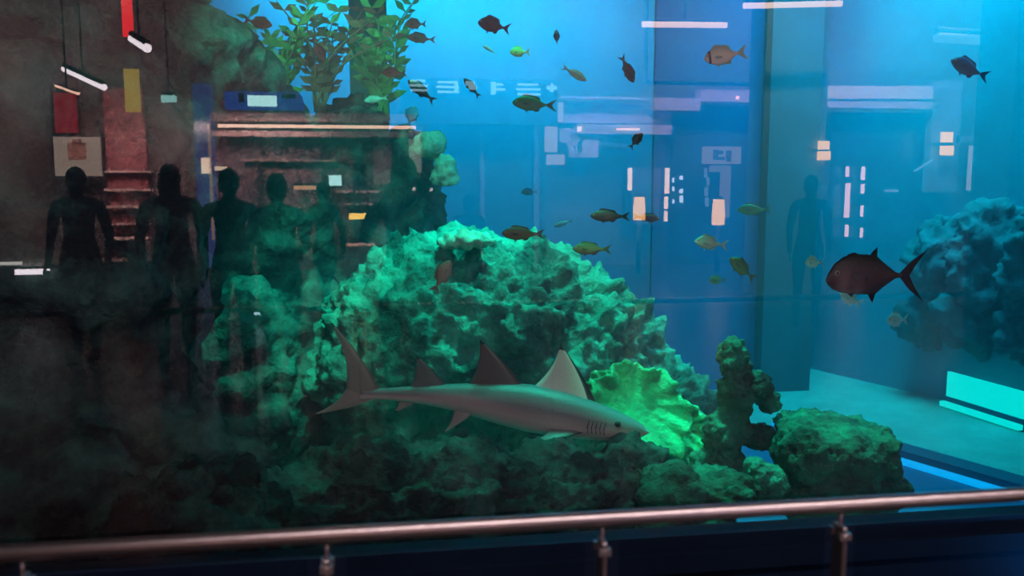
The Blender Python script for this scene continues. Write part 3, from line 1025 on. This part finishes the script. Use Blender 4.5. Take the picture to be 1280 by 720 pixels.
# left end: banners, lamps and a poster
r = empty('hanging_banner', base(157, 48), 'bright red banner hanging at the very top left, reflected in the pane', 'banner')
vo('banner_cloth', [(148, -60, 167, 46, 12.6, .03)], G_RED, r)
vo('banner_rod', [(143, -64, 172, -60, 12.6, .05)], steel_d, r)
r = empty('hanging_banner', base(165, 140), 'dull yellow upright banner under the red one, reflected in the pane', 'banner')
vo('banner_cloth', [(154, 86, 176, 140, 12.8, .03)], G_YEL, r)
vo('banner_rod', [(150, 83, 180, 86, 12.8, .05)], steel_d, r)
r = empty('wall_panel', base(80, 165), 'deep red lit panel above the cream poster, reflected in the pane', 'panel')
vo('panel_face', [(66, 116, 96, 166)], G_REDD, r)
vo('panel_frame', [(63, 113, 66, 169), (96, 113, 99, 169), (66, 113, 96, 116), (66, 166, 96, 169)], dark_p, r, .12)
r = empty('poster_board', base(95, 222), 'cream backlit poster with a faint brown figure, reflected in the pane', 'poster')
vo('poster', [(66, 171, 126, 220)], G_POSTER, r)
vo('poster_figure', [(84, 178, 108, 200, 13.19, .01), (90, 174, 102, 180, 13.19, .01)], brown, r)
vo('poster_frame', [(62, 167, 66, 224), (126, 167, 130, 224), (66, 167, 126, 171), (66, 220, 126, 224)], dark_p, r, .12)
r = empty('brown_wall_unit', base(150, 330), 'reddish brown shelving unit with pale ledges beside the cream poster, reflected', 'shelving')
vo('unit_back', [(128, 110, 190, 335, 13.45)], mat('unit_red_brown', (.30, .09, .10), .6, var=.4), r, .05)
vo('unit_ledge', [(130, 213, 188, 216), (130, 236, 188, 239), (130, 257, 186, 260), (130, 279, 186, 281), (130, 297, 186, 300)], cream, r, .2)


def striplamp(label, pts, w, Yv, m, group=None):
    """a slim ceiling lamp between two seen points"""
    a, b = mir(at(*pts[0], Yv)), mir(at(*pts[1], Yv + pts[2] if len(pts) > 2 else Yv))
    rr = empty('strip_lamp', a, label, 'lamp', group)
    bm = bmesh.new(); tube(bm, [a, b], w, 10); link('diffuser', tomesh(bm), m, rr)
    bm = bmesh.new(); tube(bm, [a + Vector((0, 0, w * 1.1)), b + Vector((0, 0, w * 1.1))], w * .8, 8); link('lamp_housing', tomesh(bm), dark_p, rr)
    bm = bmesh.new(); mid = (a + b) / 2; tube(bm, [mid, Vector((mid.x, mid.y, 6.4))], .01, 6); link('cord', tomesh(bm), dark_p, rr)
    return rr


striplamp('long white slanting lamp left of the yellow banner, reflected', ((80, 86), (130, 109), -1.5), .035, 9, G_WHITE)
striplamp('short white lamp close under the red banner, reflected', ((165, 48), (184, 60), -1), .05, 9, G_WHITE)
striplamp('thin dim lamp just below the long slanting lamp, reflected', ((70, 107), (98, 117), -1), .018, 9, G_WARM)
striplamp('long warm white lamp at the top edge, right of centre, reflected', ((930, 7), (1052, 4)), .04, 8.2, G_WARM)
striplamp('warm white lamp over the right half of the blue water, reflected', ((803, 30), (908, 31)), .05, 11, G_WARM)
striplamp('small bluish lamp right of the yellow banner, reflected', ((202, 123), (220, 123)), .06, 11, glow('lamp_teal', (.5, 1, .95), 5))
striplamp('faint white lamp at the top right, left of the dark edge, reflected', ((1170, 46), (1236, 50)), .09, 11, glow('lamp_faint', (.5, .8, 1), 1.6))

# shop with the warm light strip
r = empty('shop', base(390, 330), 'open shop with a warm light strip under its fascia, reflected behind the visitors', 'shop')
vo('shop_back', [(262, 165, 520, 335, 13.5)], mat('shop_back_wall', (.26, .17, .19), .7, var=.3), r, .05)
vo('fascia', [(262, 140, 520, 153, 12.8), (262, 163, 520, 172, 12.8)], mat('fascia_grey', (.32, .22, .22), .6), r, .5)
vo('light_strip', [(272, 155, 520, 161, 12.8)], G_WARM, r, .08)
vo('shelf', [(300, 199, 420, 202)], cream, r, .3)
vo('shelf', [(420, 238, 475, 241)], cream, r, .3)
vo('shelf', [(430, 254, 475, 256), (480, 249, 520, 251)], cream, r, .3)
vo('rack', [(322, 205, 330, 330), (400, 165, 406, 330), (440, 172, 446, 330), (500, 165, 506, 330)], dark_p, r, .25)
vo('display_panel', [(466, 170, 490, 230)], mat('display_rose', (.60, .42, .42), .7), r, .1)
vo('display_panel', [(511, 163, 527, 215)], glow('display_lit', (.55, .42, .40), 2.6), r, .1)
r = empty('shop_sign', base(315, 138), 'violet blue header sign with a glowing white box, reflected above the shop strip', 'sign')
vo('sign_board', [(280, 114, 380, 138, 12.7)], G_BLUE, r, .08)
vo('sign_light_box', [(309, 119, 346, 133, 12.62)], G_CYAN, r, .05)
vo('sign_mark', [(298, 116, 305, 128, 12.62), (352, 117, 370, 123, 12.62)], dark_p, r, .03)
r = empty('shop_pillar', base(252, 330), 'violet blue lit pillar at the left end of the shop, reflected', 'pillar')
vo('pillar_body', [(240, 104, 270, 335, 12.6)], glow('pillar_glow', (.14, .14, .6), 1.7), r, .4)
vo('pillar_lamp', [(251, 197, 264, 217, 12.5)], glow('pillar_lamp', (1, .72, .55), 9), r, .06)
vo('pillar_trim', [(262, 155, 265, 300, 12.5)], glow('trim_warm', (.9, .5, .42), 2), r, .05)
r = empty('table_lamp', base(275, 215), 'small warm lamp just right of the violet pillar, reflected', 'lamp')
vo('lamp_shade', [(268, 208, 283, 213, 12.4)], glow('shade_warm', (1, .8, .55), 7), r, .08)
vo('lamp_foot', [(274, 213, 277, 335, 12.4)], steel_d, r, .04)
r = empty('screen', base(418, 233), 'small glowing cyan screen inside the shop, reflected', 'screen')
vo('screen_face', [(411, 219, 427, 232, 12.9)], G_CYAN, r, .04)
vo('screen_case', [(409, 217, 429, 219, 12.9), (409, 232, 429, 235, 12.9), (409, 219, 411, 232, 12.9), (427, 219, 429, 232, 12.9)], dark_p, r, .05)
r = empty('counter_lamp', base(448, 275), 'bright yellow lamp over the pale counter, reflected', 'lamp')
vo('lamp_face', [(436, 267, 463, 274, 11.5)], G_YLAMP, r, .12)
vo('lamp_arm', [(448, 225, 450, 267, 11.5)], dark_p, r, .04)
r = empty('counter', base(447, 335, 11.4), 'pale counter block under the bright yellow lamp, reflected', 'counter')
vo('counter_body', [(430, 312, 466, 345, 11.4)], mat('counter_white', (.75, .60, .58), .5), r, .6)
vo('counter_top', [(427, 308, 469, 312, 11.4)], cream, r, .7)
r = empty('orange_light', base(375, 240), 'small orange light among the visitors\' heads, reflected', 'lamp')
vo('lamp_face', [(367, 232, 396, 237, 12.5)], glow('shade_orange', (1, .55, .3), 5), r, .06)
vo('lamp_case', [(365, 229, 398, 232, 12.5)], dark_p, r, .1)
for (x0, x1, y, wh) in ((515, 526, 236, 'upper left'), (530, 541, 237, 'upper right'), (508, 520, 273, 'lower left'), (541, 555, 275, 'lower right')):
    r = empty('spot_lamp', base(x0, y + 4, 12.7), 'tiny white spot at the right end of the shop, %s of four, reflected' % wh, 'lamp', 'tiny white spots at the shop\'s right end')
    vo('lamp_face', [(x0, y - 2, x1, y + 2, 12.7)], glow('spot_face', (1, .8, .8), 5), r, .05)
    vo('lamp_case', [(x0, y - 4, x1, y - 2, 12.7)], dark_p, r, .07)

# pale things low at the left: display counter
r = empty('display_counter', base(80, 345, 9.0), 'long dark counter with a bright lamp at its left end, reflected at the far left', 'counter')
vo('counter_body', [(-60, 334, 190, 400, 9.0)], dark_p, r, .5)
vo('counter_top', [(-60, 330, 190, 334, 9.0)], mat('top_grey', (.35, .32, .30), .25), r, .6)
vo('display_block', [(158, 300, 184, 329, 9.0)], mat('counter_white', (1, 1, 1)), r, .2)
vo('lamp_face', [(18, 337, 61, 343, 8.9)], G_WHITE, r, .05)
vo('lamp_face', [(-20, 328, 26, 331, 8.9)], glow('lamp_side', (.8, .8, .75), 6), r, .05)
r = empty('floor_lamp', base(322, 395, 7.5), 'small low blue-white light between the visitors\' legs, reflected', 'lamp')
vo('lamp_face', [(303, 386, 330, 394, 7.5)], glow('lamp_bluewhite', (.5, .8, 1), 7), r, .05)
vo('lamp_case', [(303, 394, 330, 398, 7.5)], dark_p, r, .07)

# the sign band in the middle
r = empty('shop_sign', base(600, 155), 'wide dark blue sign band with pale blue letters, reflected high in the middle', 'sign')
vo('sign_board', [(500, 97, 697, 156, 12.9)], mat('sign_navy', (.01, .03, .06), .5), r, .2)
let = []
for (x0, x1, y0, n) in ((511, 535, 99, 3), (545, 574, 101, 3), (615, 632, 104, 2), (645, 676, 104, 3)):
    for i in range(n):
        yy = y0 + i * 6.0
        let.append((x0 + (2 if i != 1 else 0), yy, x1 - (3 if i == 0 else 0), yy + 3.2, 12.78))
let += [(614, 102, 620, 118, 12.78), (568, 101, 573, 116, 12.78), (582, 101, 594, 107, 12.78), (586, 107, 596, 112, 12.78), (684, 107, 696, 112, 12.78), (688, 104, 692, 115, 12.78)]
vo('sign_lettering', let, G_LETTER, r, .04)

# pale shop fronts and gallery edges to the right of the sign
gal = mat('gallery_pale', (.70, .55, .62), .7, var=.1)
r = empty('gallery_edge', base(780, 168), 'pinkish gallery parapet stepping up toward the right, reflected at mid height', 'parapet')
vo('parapet', [(700, 120, 812, 124, 12.9), (722, 155, 840, 168, 12.9), (818, 122, 876, 138, 12.9), (876, 112, 960, 128, 12.9), (960, 112, 1030, 132, 12.9)], gal, r, .3)
vo('upper_wall', [(698, 128, 838, 155, 13.2)], mat('upper_wall_violet', (.42, .36, .48), .8), r, .1)
vo('ledge_lamp', [(771, 160, 800, 163, 12.8), (722, 158, 727, 164, 12.8), (921, 120, 924, 124, 12.8)], G_WARM, r, .04)
r = empty('gallery_edge', base(1100, 136), 'long pale three-panel gallery parapet at the right, reflected', 'parapet')
for x0, x1 in ((1034, 1078), (1079, 1124), (1125, 1166)):
    vo('parapet_panel', [(x0, 107, x1, 124, 12.8)], mat('parapet_cream', (.80, .72, .62), .7), r, .2)
vo('parapet_base', [(1034, 124, 1166, 136, 12.85)], gal, r, .2)
r = empty('shop_display', base(725, 212), 'cream stepped display of boxes left of the lit doors, reflected', 'display')
dm = glow('display_glow', (.60, .40, .42), 4.5)
vo('display_block', [(684, 128, 704, 152, 13)], dm, r)
vo('display_block', [(682, 158, 697, 190, 13)], dm, r)
vo('display_block', [(684, 193, 706, 206, 13)], dm, r)
vo('display_block', [(712, 170, 748, 197, 13)], mat('display_mauve', (.60, .48, .56), .7), r)
vo('display_block', [(700, 160, 760, 182, 13.15)], mat('display_mauve', (.60, .48, .56), .7), r)
vo('display_niche', [(722, 177, 728, 189, 12.88)], dark_p, r, .02)
vo('display_niche', [(697, 178, 708, 192, 12.88)], dark_p, r, .02)

# dark shop facades between the lit parts
r = empty('dark_facade', base(930, 335, 13.4), 'plain dark shop facade around the pinkish doorway, reflected over the deep blue wall', 'facade')
vo('facade_panel', [(842, 128, 960, 335, 13.5), (812, -60, 1034, 105, 13.5)], dark_p, r, .05)
vo('facade_plinth', [(842, 325, 960, 335, 13.4)], granite, r, .08)
r = empty('dark_facade', base(590, 335, 13.4), 'plain dark shop facade under the wide sign band, reflected over the bright blue wall', 'facade')
vo('facade_panel', [(530, 156, 680, 335, 13.5)], dark_p, r, .05)
vo('facade_column', [(600, 156, 606, 335, 13.4), (668, 156, 674, 335, 13.4)], mat('facade_violet', (.2, .16, .3), .6), r, .08)

# lit doors
def led(name_, rects):
    vo('led_strip', rects, G_WARM, name_, .04)
r = empty('glass_doors', base(820, 282), 'dark doorway edged by two upright warm light strips, reflected', 'doorway')
vo('door_frame', [(783, 205, 842, 209), (783, 209, 786, 281), (838, 209, 842, 281)], dark_p, r, .2)
vo('door_leaf', [(790, 209, 812, 281, 13.2), (813, 209, 829, 281, 13.2)], mat('door_glassy', (.10, .10, .20), .2), r, .05)
led(r, [(785.5, 210, 790, 238, 12.9)])
led(r, [(832, 210, 836.5, 242, 12.9)])
led(r, [(831, 246, 835, 261, 12.9)])
led(r, [(831, 264, 834.5, 277, 12.9)])
r = empty('light_dots', base(848, 260), 'column of small white lights right of the door strips, reflected', 'lamp')
for (x, y, h) in ((852, 222, 5), (852, 239, 5), (852, 249, 9), (842, 225, 6), (842, 236, 6), (842, 252, 5)):
    vo('light_dot', [(x - (1.8 if x > 850 else 1), y - h / 2, x + (1.8 if x > 850 else 1), y + h / 2, 12.9)], glow('dot_white', (.75, .85, 1), 8), r, .04)
vo('backing_board', [(839, 215, 857, 262, 12.98)], dark_p, r, .05)


def lantern(px0, py0, px1, py1, Yv, label):
    a, b = mir(at(px0, py0, Yv)), mir(at(px1, py1, Yv))
    w = (b.x - a.x) / 2
    c = Vector(((a.x + b.x) / 2, a.y, 0))
    rr = empty('lantern', (c.x, c.y, b.z), label, 'lantern')
    bm = bmesh.new(); tube(bm, [(c.x, c.y, b.z), (c.x, c.y, b.z + (a.z - b.z) * .5), (c.x, c.y, a.z)], [w, w * 1.02, w * .85], 16)
    link('lantern_shade', tomesh(bm), G_ORANGE, rr)
    bm = bmesh.new(); tube(bm, [(c.x, c.y, a.z), (c.x, c.y, a.z + .05)], [w * .9, w * .5], 16)
    link('lantern_cap', tomesh(bm), dark_p, rr)
    bm = bmesh.new(); tube(bm, [(c.x, c.y, 0), (c.x, c.y, b.z)], [w * .5, w * .3], 12)
    link('lantern_stand', tomesh(bm), dark_p, rr)


lantern(792, 246, 806, 275, 12.0, 'orange glowing lantern between the two door strips, reflected')
lantern(891, 249, 905, 281, 12.0, 'orange glowing lantern at the lit sign doorway, reflected')
r = empty('doorway_sign', base(905, 282), 'pinkish doorway with a sign box over it, reflected beside the lantern', 'doorway')
vo('sign_box', [(880, 183, 926, 205, 12.9)], glow('signbox_lit', (.62, .44, .44), 2.6), r, .1)
vo('sign_mark', [(892, 187, 898, 200, 12.78), (898, 196, 906, 200, 12.78), (908, 188, 914, 202, 12.78), (899, 188, 904, 193, 12.78)], mat('mark_brown', (.12, .07, .1), .6), r, .02)
vo('door_jamb', [(903, 207, 912, 272, 12.9), (889, 207, 903, 215, 12.9)], glow('jamb_lit', (.55, .38, .42), 2.0), r, .1)
vo('door_leaf', [(889, 215, 903, 249, 13.1)], dark_p, r, .05)
vo('window_lettering', [(881, 210, 884, 222, 12.9), (884, 222, 887, 232, 12.9), (881, 234, 885, 245, 12.9), (882, 247, 886, 258, 12.9)], glow('letter_dim', (.5, .55, .8), 2), r, .03)

# pillar and right hand part
r = empty('hall_pillar', base(975, 500, 9), 'broad grey square pillar in the hall, reflected across the dark blue water', 'pillar')
vo('pillar_shaft', [(962, -80, 1020, 455, 9.0)], mat('pillar_grey', (.34, .36, .32), .7, var=.15), r, .5)
vo('pillar_base', [(957, 448, 1025, 458, 8.95)], mat('pillar_base', (.10, .10, .10), .4), r, .6)
r = empty('wall_lamp', base(1032, 200), 'double warm wall lamp right of the grey pillar, reflected', 'lamp')
vo('lamp_glass', [(1027, 176, 1037, 187, 8.9)], G_ORANGE, r, .1)
vo('lamp_glass', [(1026, 189, 1038, 200, 8.9)], G_ORANGE, r, .1)
vo('lamp_bracket', [(1018, 187, 1038, 189, 8.9)], dark_p, r, .12)
r = empty('wall_lamp', base(1185, 195), 'double warm wall lamp near the right edge, reflected', 'lamp')
vo('lamp_glass', [(1180, 165, 1191, 178, 12.7)], G_ORANGE, r, .1)
vo('lamp_glass', [(1179, 182, 1192, 194, 12.7)], G_ORANGE, r, .1)
vo('lamp_bracket', [(1179, 178, 1192, 182, 12.7)], dark_p, r, .3)
r = empty('glass_doors', base(1070, 300), 'tall dark doors edged by thin pinkish light lines, reflected above the trevally', 'doorway')
thin = glow('led_pink', (1, .55, .6), 9)
vo('door_leaf', [(1042, 140, 1166, 302, 13.3)], mat('door_navy', (.02, .03, .10), .3), r, .05)
for q in ((1058.5, 208, 1061.5, 221), (1058, 229, 1061.5, 272), (1057.5, 281, 1060.5, 296), (1078, 208, 1081, 225), (1077.5, 230, 1080.5, 242), (1077, 257, 1079, 271), (1076.5, 285, 1078.5, 297)):
    vo('led_line', [(*q, 13.1)], thin, r, .04)
vo('led_line', [(1107, 237, 1123, 240, 13.1)], glow('led_blue', (.4, .6, 1), 3), r, .04)
r = empty('bright_column', base(1200, 300), 'pale blue-white column and lintel at the right end, reflected by the wall lamp', 'column')
pb_ = mat('column_pale', (.22, .34, .45), .7)
vo('column_shaft', [(1168, 100, 1196, 240, 13.0)], pb_, r, .2)
vo('lintel', [(1196, 170, 1232, 178, 13.0)], pb_, r, .2)
vo('window_glow', [(1213, 182, 1221, 238, 13.1), (1221, 222, 1229, 238, 13.1)], glow('window_white', (.6, .55, .7), 3.5), r, .05)
bm = bmesh.new()
tube(bm, [mir(at(1143, 214, 12.9)), mir(at(1165, 200, 12.9))], .02, 8)
o = link('stair_rail', tomesh(bm), glow('rail_lit', (.4, .7, .9), 2.5))
tag(o, 'short slanting lit stair rail left of the pale column, reflected', 'railing')
# dark pillar that closes the reflection at the right
r = empty('hall_pillar', base(1260, 500, 7), 'dark square hall pillar that ends the reflections at the right edge of the pane', 'pillar')
vo('pillar_shaft', [(1284, -120, 1460, 520, 6.0)], dark_p, r, .6)
vo('pillar_base', [(1280, 515, 1464, 522, 5.98)], steel_d, r, .64)

# ------------------------------------------------------------------ visitors
def person(label, x, y, face, h=1.7, shirt=(.02, .02, .03), trousers=(.03, .03, .05), hair=(.02, .015, .01), skin=(.35, .2, .14), pose='stand', build=1.0, long_hair=False, seed=0):
    """face: heading in radians of where the person looks (0 = +y, to the pane)"""
    rnd = random.Random(seed)
    s = h / 1.7
    V, Rr, E = [], [], []
    def v(p, r, par=None):
        V.append(Vector(p) * s); Rr.append(r * s)
        if par is not None: E.append((par, len(V) - 1))
        return len(V) - 1
    b = build
    pel = v((0, 0, .95), .13 * b)
    wai = v((0, 0, 1.08), .118 * b, pel)
    che = v((0, .0, 1.27), .135 * b, wai)
    upc = v((0, -.01, 1.39), .10 * b, che)
    nek = v((0, 0, 1.47), .052, upc)
    he0 = v((0, .01, 1.54), .055, nek)
    ends = []
    for sd in (-1, 1):
        step = 0.10 * sd if pose == 'walk' else 0.02 * sd
        hip = v((sd * .09, 0, .88), .10 * b, pel)
        thg = v((sd * .10, step * .5, .66), .078 * b, hip)
        kne = v((sd * .10, step * 1.0 + .01, .48), .055 * b, thg)
        clf = v((sd * .10, step * 1.2 - .02, .33), .052 * b, kne)
        ank = v((sd * .10, step * 1.6 - .02, .09), .036, clf)
        hee = v((sd * .10, step * 1.6 - .02, .045), .04, ank)
        v((sd * .12, step * 1.6 + .14, .035), .034, hee)
        sh = v((sd * .165 * b, 0, 1.40), .062, upc)
        if pose == 'phone':
            el = v((sd * .25, .10, 1.20), .042, sh); wr = v((sd * .10, .30, 1.44), .027, el); hd = Vector((sd * .06, .34, 1.50)); fd = Vector((-sd * .2, .25, 1)).normalized()
        elif pose == 'bag' and sd == 1:
            el = v((sd * .24, -.02, 1.13), .042, sh); wr = v((sd * .18, .20, 1.10), .027, el); hd = Vector((sd * .14, .27, 1.12)); fd = Vector((-sd * .5, 1, 0)).normalized()
        else:
            sw = -step * 1.2
            el = v((sd * .215 * b, sw * .5 - .02, 1.13), .044, sh); wr = v((sd * .215 * b, sw + .04, .90), .029, el); hd = Vector((sd * .215 * b, sw + .06, .84)); fd = Vector((0, .15, -1)).normalized()
        v(hd, .032, wr)
        ends.append((sd, hd * s, fd))
    me = bpy.data.meshes.new('body')
    me.from_pydata(V, E, [])
    ob = bpy.data.objects.new('tmp', me)
    COL.objects.link(ob)
    sk = ob.modifiers.new('s', 'SKIN')
    for i, r_ in enumerate(Rr):
        me.skin_vertices[0].data[i].radius = (r_, r_ * (.72 if i in (1, 2, 3, 0) else 1))
        me.skin_vertices[0].data[i].use_root = (i == 0)
    sb = ob.modifiers.new('d', 'SUBSURF'); sb.levels = sb.render_levels = 2
    dg = bpy.context.evaluated_depsgraph_get(); dg.update()
    me2 = bpy.data.meshes.new_from_object(ob.evaluated_get(dg))
    bpy.data.objects.remove(ob)
    bm = bmesh.new(); bm.from_mesh(me2)
    for f in bm.faces: f.smooth = True
    # head with face, ears, nose
    hc = Vector((0, .015, 1.60)) * s
    hv = ball(bm, hc, (.074 * s, .092 * s, .115 * s), 3, 9)
    for q in hv:
        d = (q.co - hc) / s
        if d.y > .03 and d.z < -.01:
            q.co.x *= 1 - .25 * min(1, -d.z / .11)
        if d.y > .06 and abs(d.x) > .012 and abs(d.z - .005) < .018:
            q.co.y -= .006 * s
    ball(bm, hc + Vector((0, .098, -.018)) * s, (.013 * s, .018 * s, .022 * s), 2, 9)
    ball(bm, hc + Vector((0, .080, -.060)) * s, (.024 * s, .012 * s, .008 * s), 2, 10)
    for sd in (-1, 1):
        ball(bm, hc + Vector((sd * .076, -.002, -.008)) * s, (.010 * s, .018 * s, .030 * s), 2, 9)
    # fingers and thumbs
    for sd, hd, fd in ends:
        u, w = frame_of(fd)
        side = Vector((0, 1, 0)) if abs(fd.y) < .6 else Vector((0, 0, 1))
        side = (side - fd * side.dot(fd)).normalized()
        inn = fd.cross(side) * (1 if fd.cross(side).x * sd < 0 else -1)
        for k, ln in enumerate((.070, .078, .073, .058)):
            b0 = hd + side * (.030 - .020 * k) * s + fd * .02 * s
            p1 = b0 + fd * ln * .5 * s
            p2 = p1 + (fd * .75 + inn * .5) * ln * .3 * s
            p3 = p2 + (fd * .4 + inn * .8) * ln * .25 * s
            tube(bm, [b0, p1, p2, p3], [.0095 * s, .009 * s, .008 * s, .006 * s], 8, True, 9)
        b0 = hd + side * .026 * s
        tube(bm, [b0, b0 + (side * .7 + fd * .6) * .03 * s, b0 + (side * .75 + fd * 1.3) * .042 * s], [.012 * s, .010 * s, .007 * s], 8, True, 9)
    mats = [mat('cloth_%d_%d_%d' % tuple(int(c * 999) for c in shirt), shirt, .9), mat('cloth_%d_%d_%d' % tuple(int(c * 999) for c in trousers), trousers, .9),
            mat('skin_%d' % int(skin[0] * 999), skin, .6), mat('shoe_dark', (.02, .02, .02), .5), mat('lips', (.3, .1, .09), .5)]
    for f in bm.faces:
        c = f.calc_center_median() / s
        if f.material_index == 10: f.material_index = 4
        elif f.material_index == 9: f.material_index = 2
        elif c.z > 1.475: f.material_index = 2
        elif c.z < .075: f.material_index = 3
        elif abs(c.x) > .178 * b and c.z < .93 or (pose == 'phone' and c.y > .27): f.material_index = 2
        elif c.z < .97: f.material_index = 1 if abs(c.x) < .175 * b else 0
        else: f.material_index = 0
    me3 = tomesh(bm, 'person')
    me3.materials.clear()
    for m in mats: me3.materials.append(m)
    o = bpy.data.objects.new('person', me3)
    COL.objects.link(o)
    tag(o, label, 'person')
    hm = mat('hair_%d' % int(hair[0] * 999), hair, .7, bump=.4, bscale=90)
    bm = bmesh.new()
    vs = ball(bm, hc + Vector((0, -.012, .018)) * s, (.084 * s, .098 * s, .112 * s), 3)
    kill = [q for q in vs if ((q.co - hc) / s).y > .045 and ((q.co - hc) / s).z < .045 or ((q.co - hc) / s).z < (-.05)]
    bmesh.ops.delete(bm, geom=kill, context='VERTS')
    if long_hair:
        tube(bm, [hc + Vector((0, -.05, .02)) * s, hc + Vector((0, -.075, -.08)) * s, hc + Vector((0, -.085, -.2)) * s, hc + Vector((0, -.08, -.32)) * s], [.075 * s, .085 * s, .075 * s, .03 * s], 14)
    hr = link('hair', tomesh(bm), hm, None, True)
    hr.parent = o
    bm = bmesh.new()
    for sd in (-1, 1):
        ball(bm, hc + Vector((sd * .030, .083, .008)) * s, (.012 * s, .008 * s, .008 * s), 2)
    ey = link('eyes', tomesh(bm), mat('eye_dark', (.02, .015, .012), .2))
    ey.parent = o
    o.location = (x, y, 0)
    o.rotation_euler = (0, 0, face)
    return o


def vis(px, Yv):
    return mir(at(px, 225, Yv)).x, -Yv


for px, Yv, face, kw in [
    (95, 5.6, .2, dict(label='visitor in a bulky black jacket standing at the far left, reflected', h=1.68, build=1.2, seed=1)),
    (212, 5.0, -.3, dict(label='visitor in dark clothes with long hair, second from the left, reflected', h=1.7, build=1.15, long_hair=True, seed=2, shirt=(.01, .02, .02))),
    (286, 4.8, .0, dict(label='visitor in a plain black top with arms down, third from the left, reflected', h=1.66, build=1.1, seed=3, shirt=(.006, .006, .01))),
    (346, 4.4, .4, dict(label='visitor in dark loose clothes turned sideways, nearest left of the shop lamp, reflected', h=1.62, build=1.25, seed=4, pose='bag', shirt=(.01, .03, .025), trousers=(.01, .03, .025))),
    (404, 7.5, .6, dict(label='dark visitor walking farther off before the cyan screen, reflected', h=1.55, seed=5, pose='walk')),
    (528, 7.4, -.2, dict(label='dark visitor standing right of the yellow lamp, reflected', h=1.6, seed=6, pose='bag', build=1.1)),
    (586, 7.0, .1, dict(label='dark visitor farther right, against the open blue water, reflected', h=1.42, seed=7)),
    (1014, 6.4, .3, dict(label='visitor standing before the grey pillar, reflected', h=1.62, seed=8, shirt=(.02, .06, .06))),
]:
    x, y = vis(px, Yv)
    person(kw.pop('label'), x, y, face, **kw)
ph = person('visitor holding up a phone right behind the camera, reflected in the pane', 0.17, -3.12, 0.12, 1.72, pose='phone', build=1.05, seed=9)
bm = bmesh.new()
box(bm, (-.04, -.005, -.078), (.04, .005, .078))
bmesh.ops.bevel(bm, geom=bm.edges[:], offset=.004, segments=2, affect='EDGES')
o = link('phone', tomesh(bm), mat('phone_black', (.01, .01, .012), .2))
o.location = (0.125, -2.765, 1.56)
tag(o, 'black phone held up by the visitor behind the camera', 'phone')
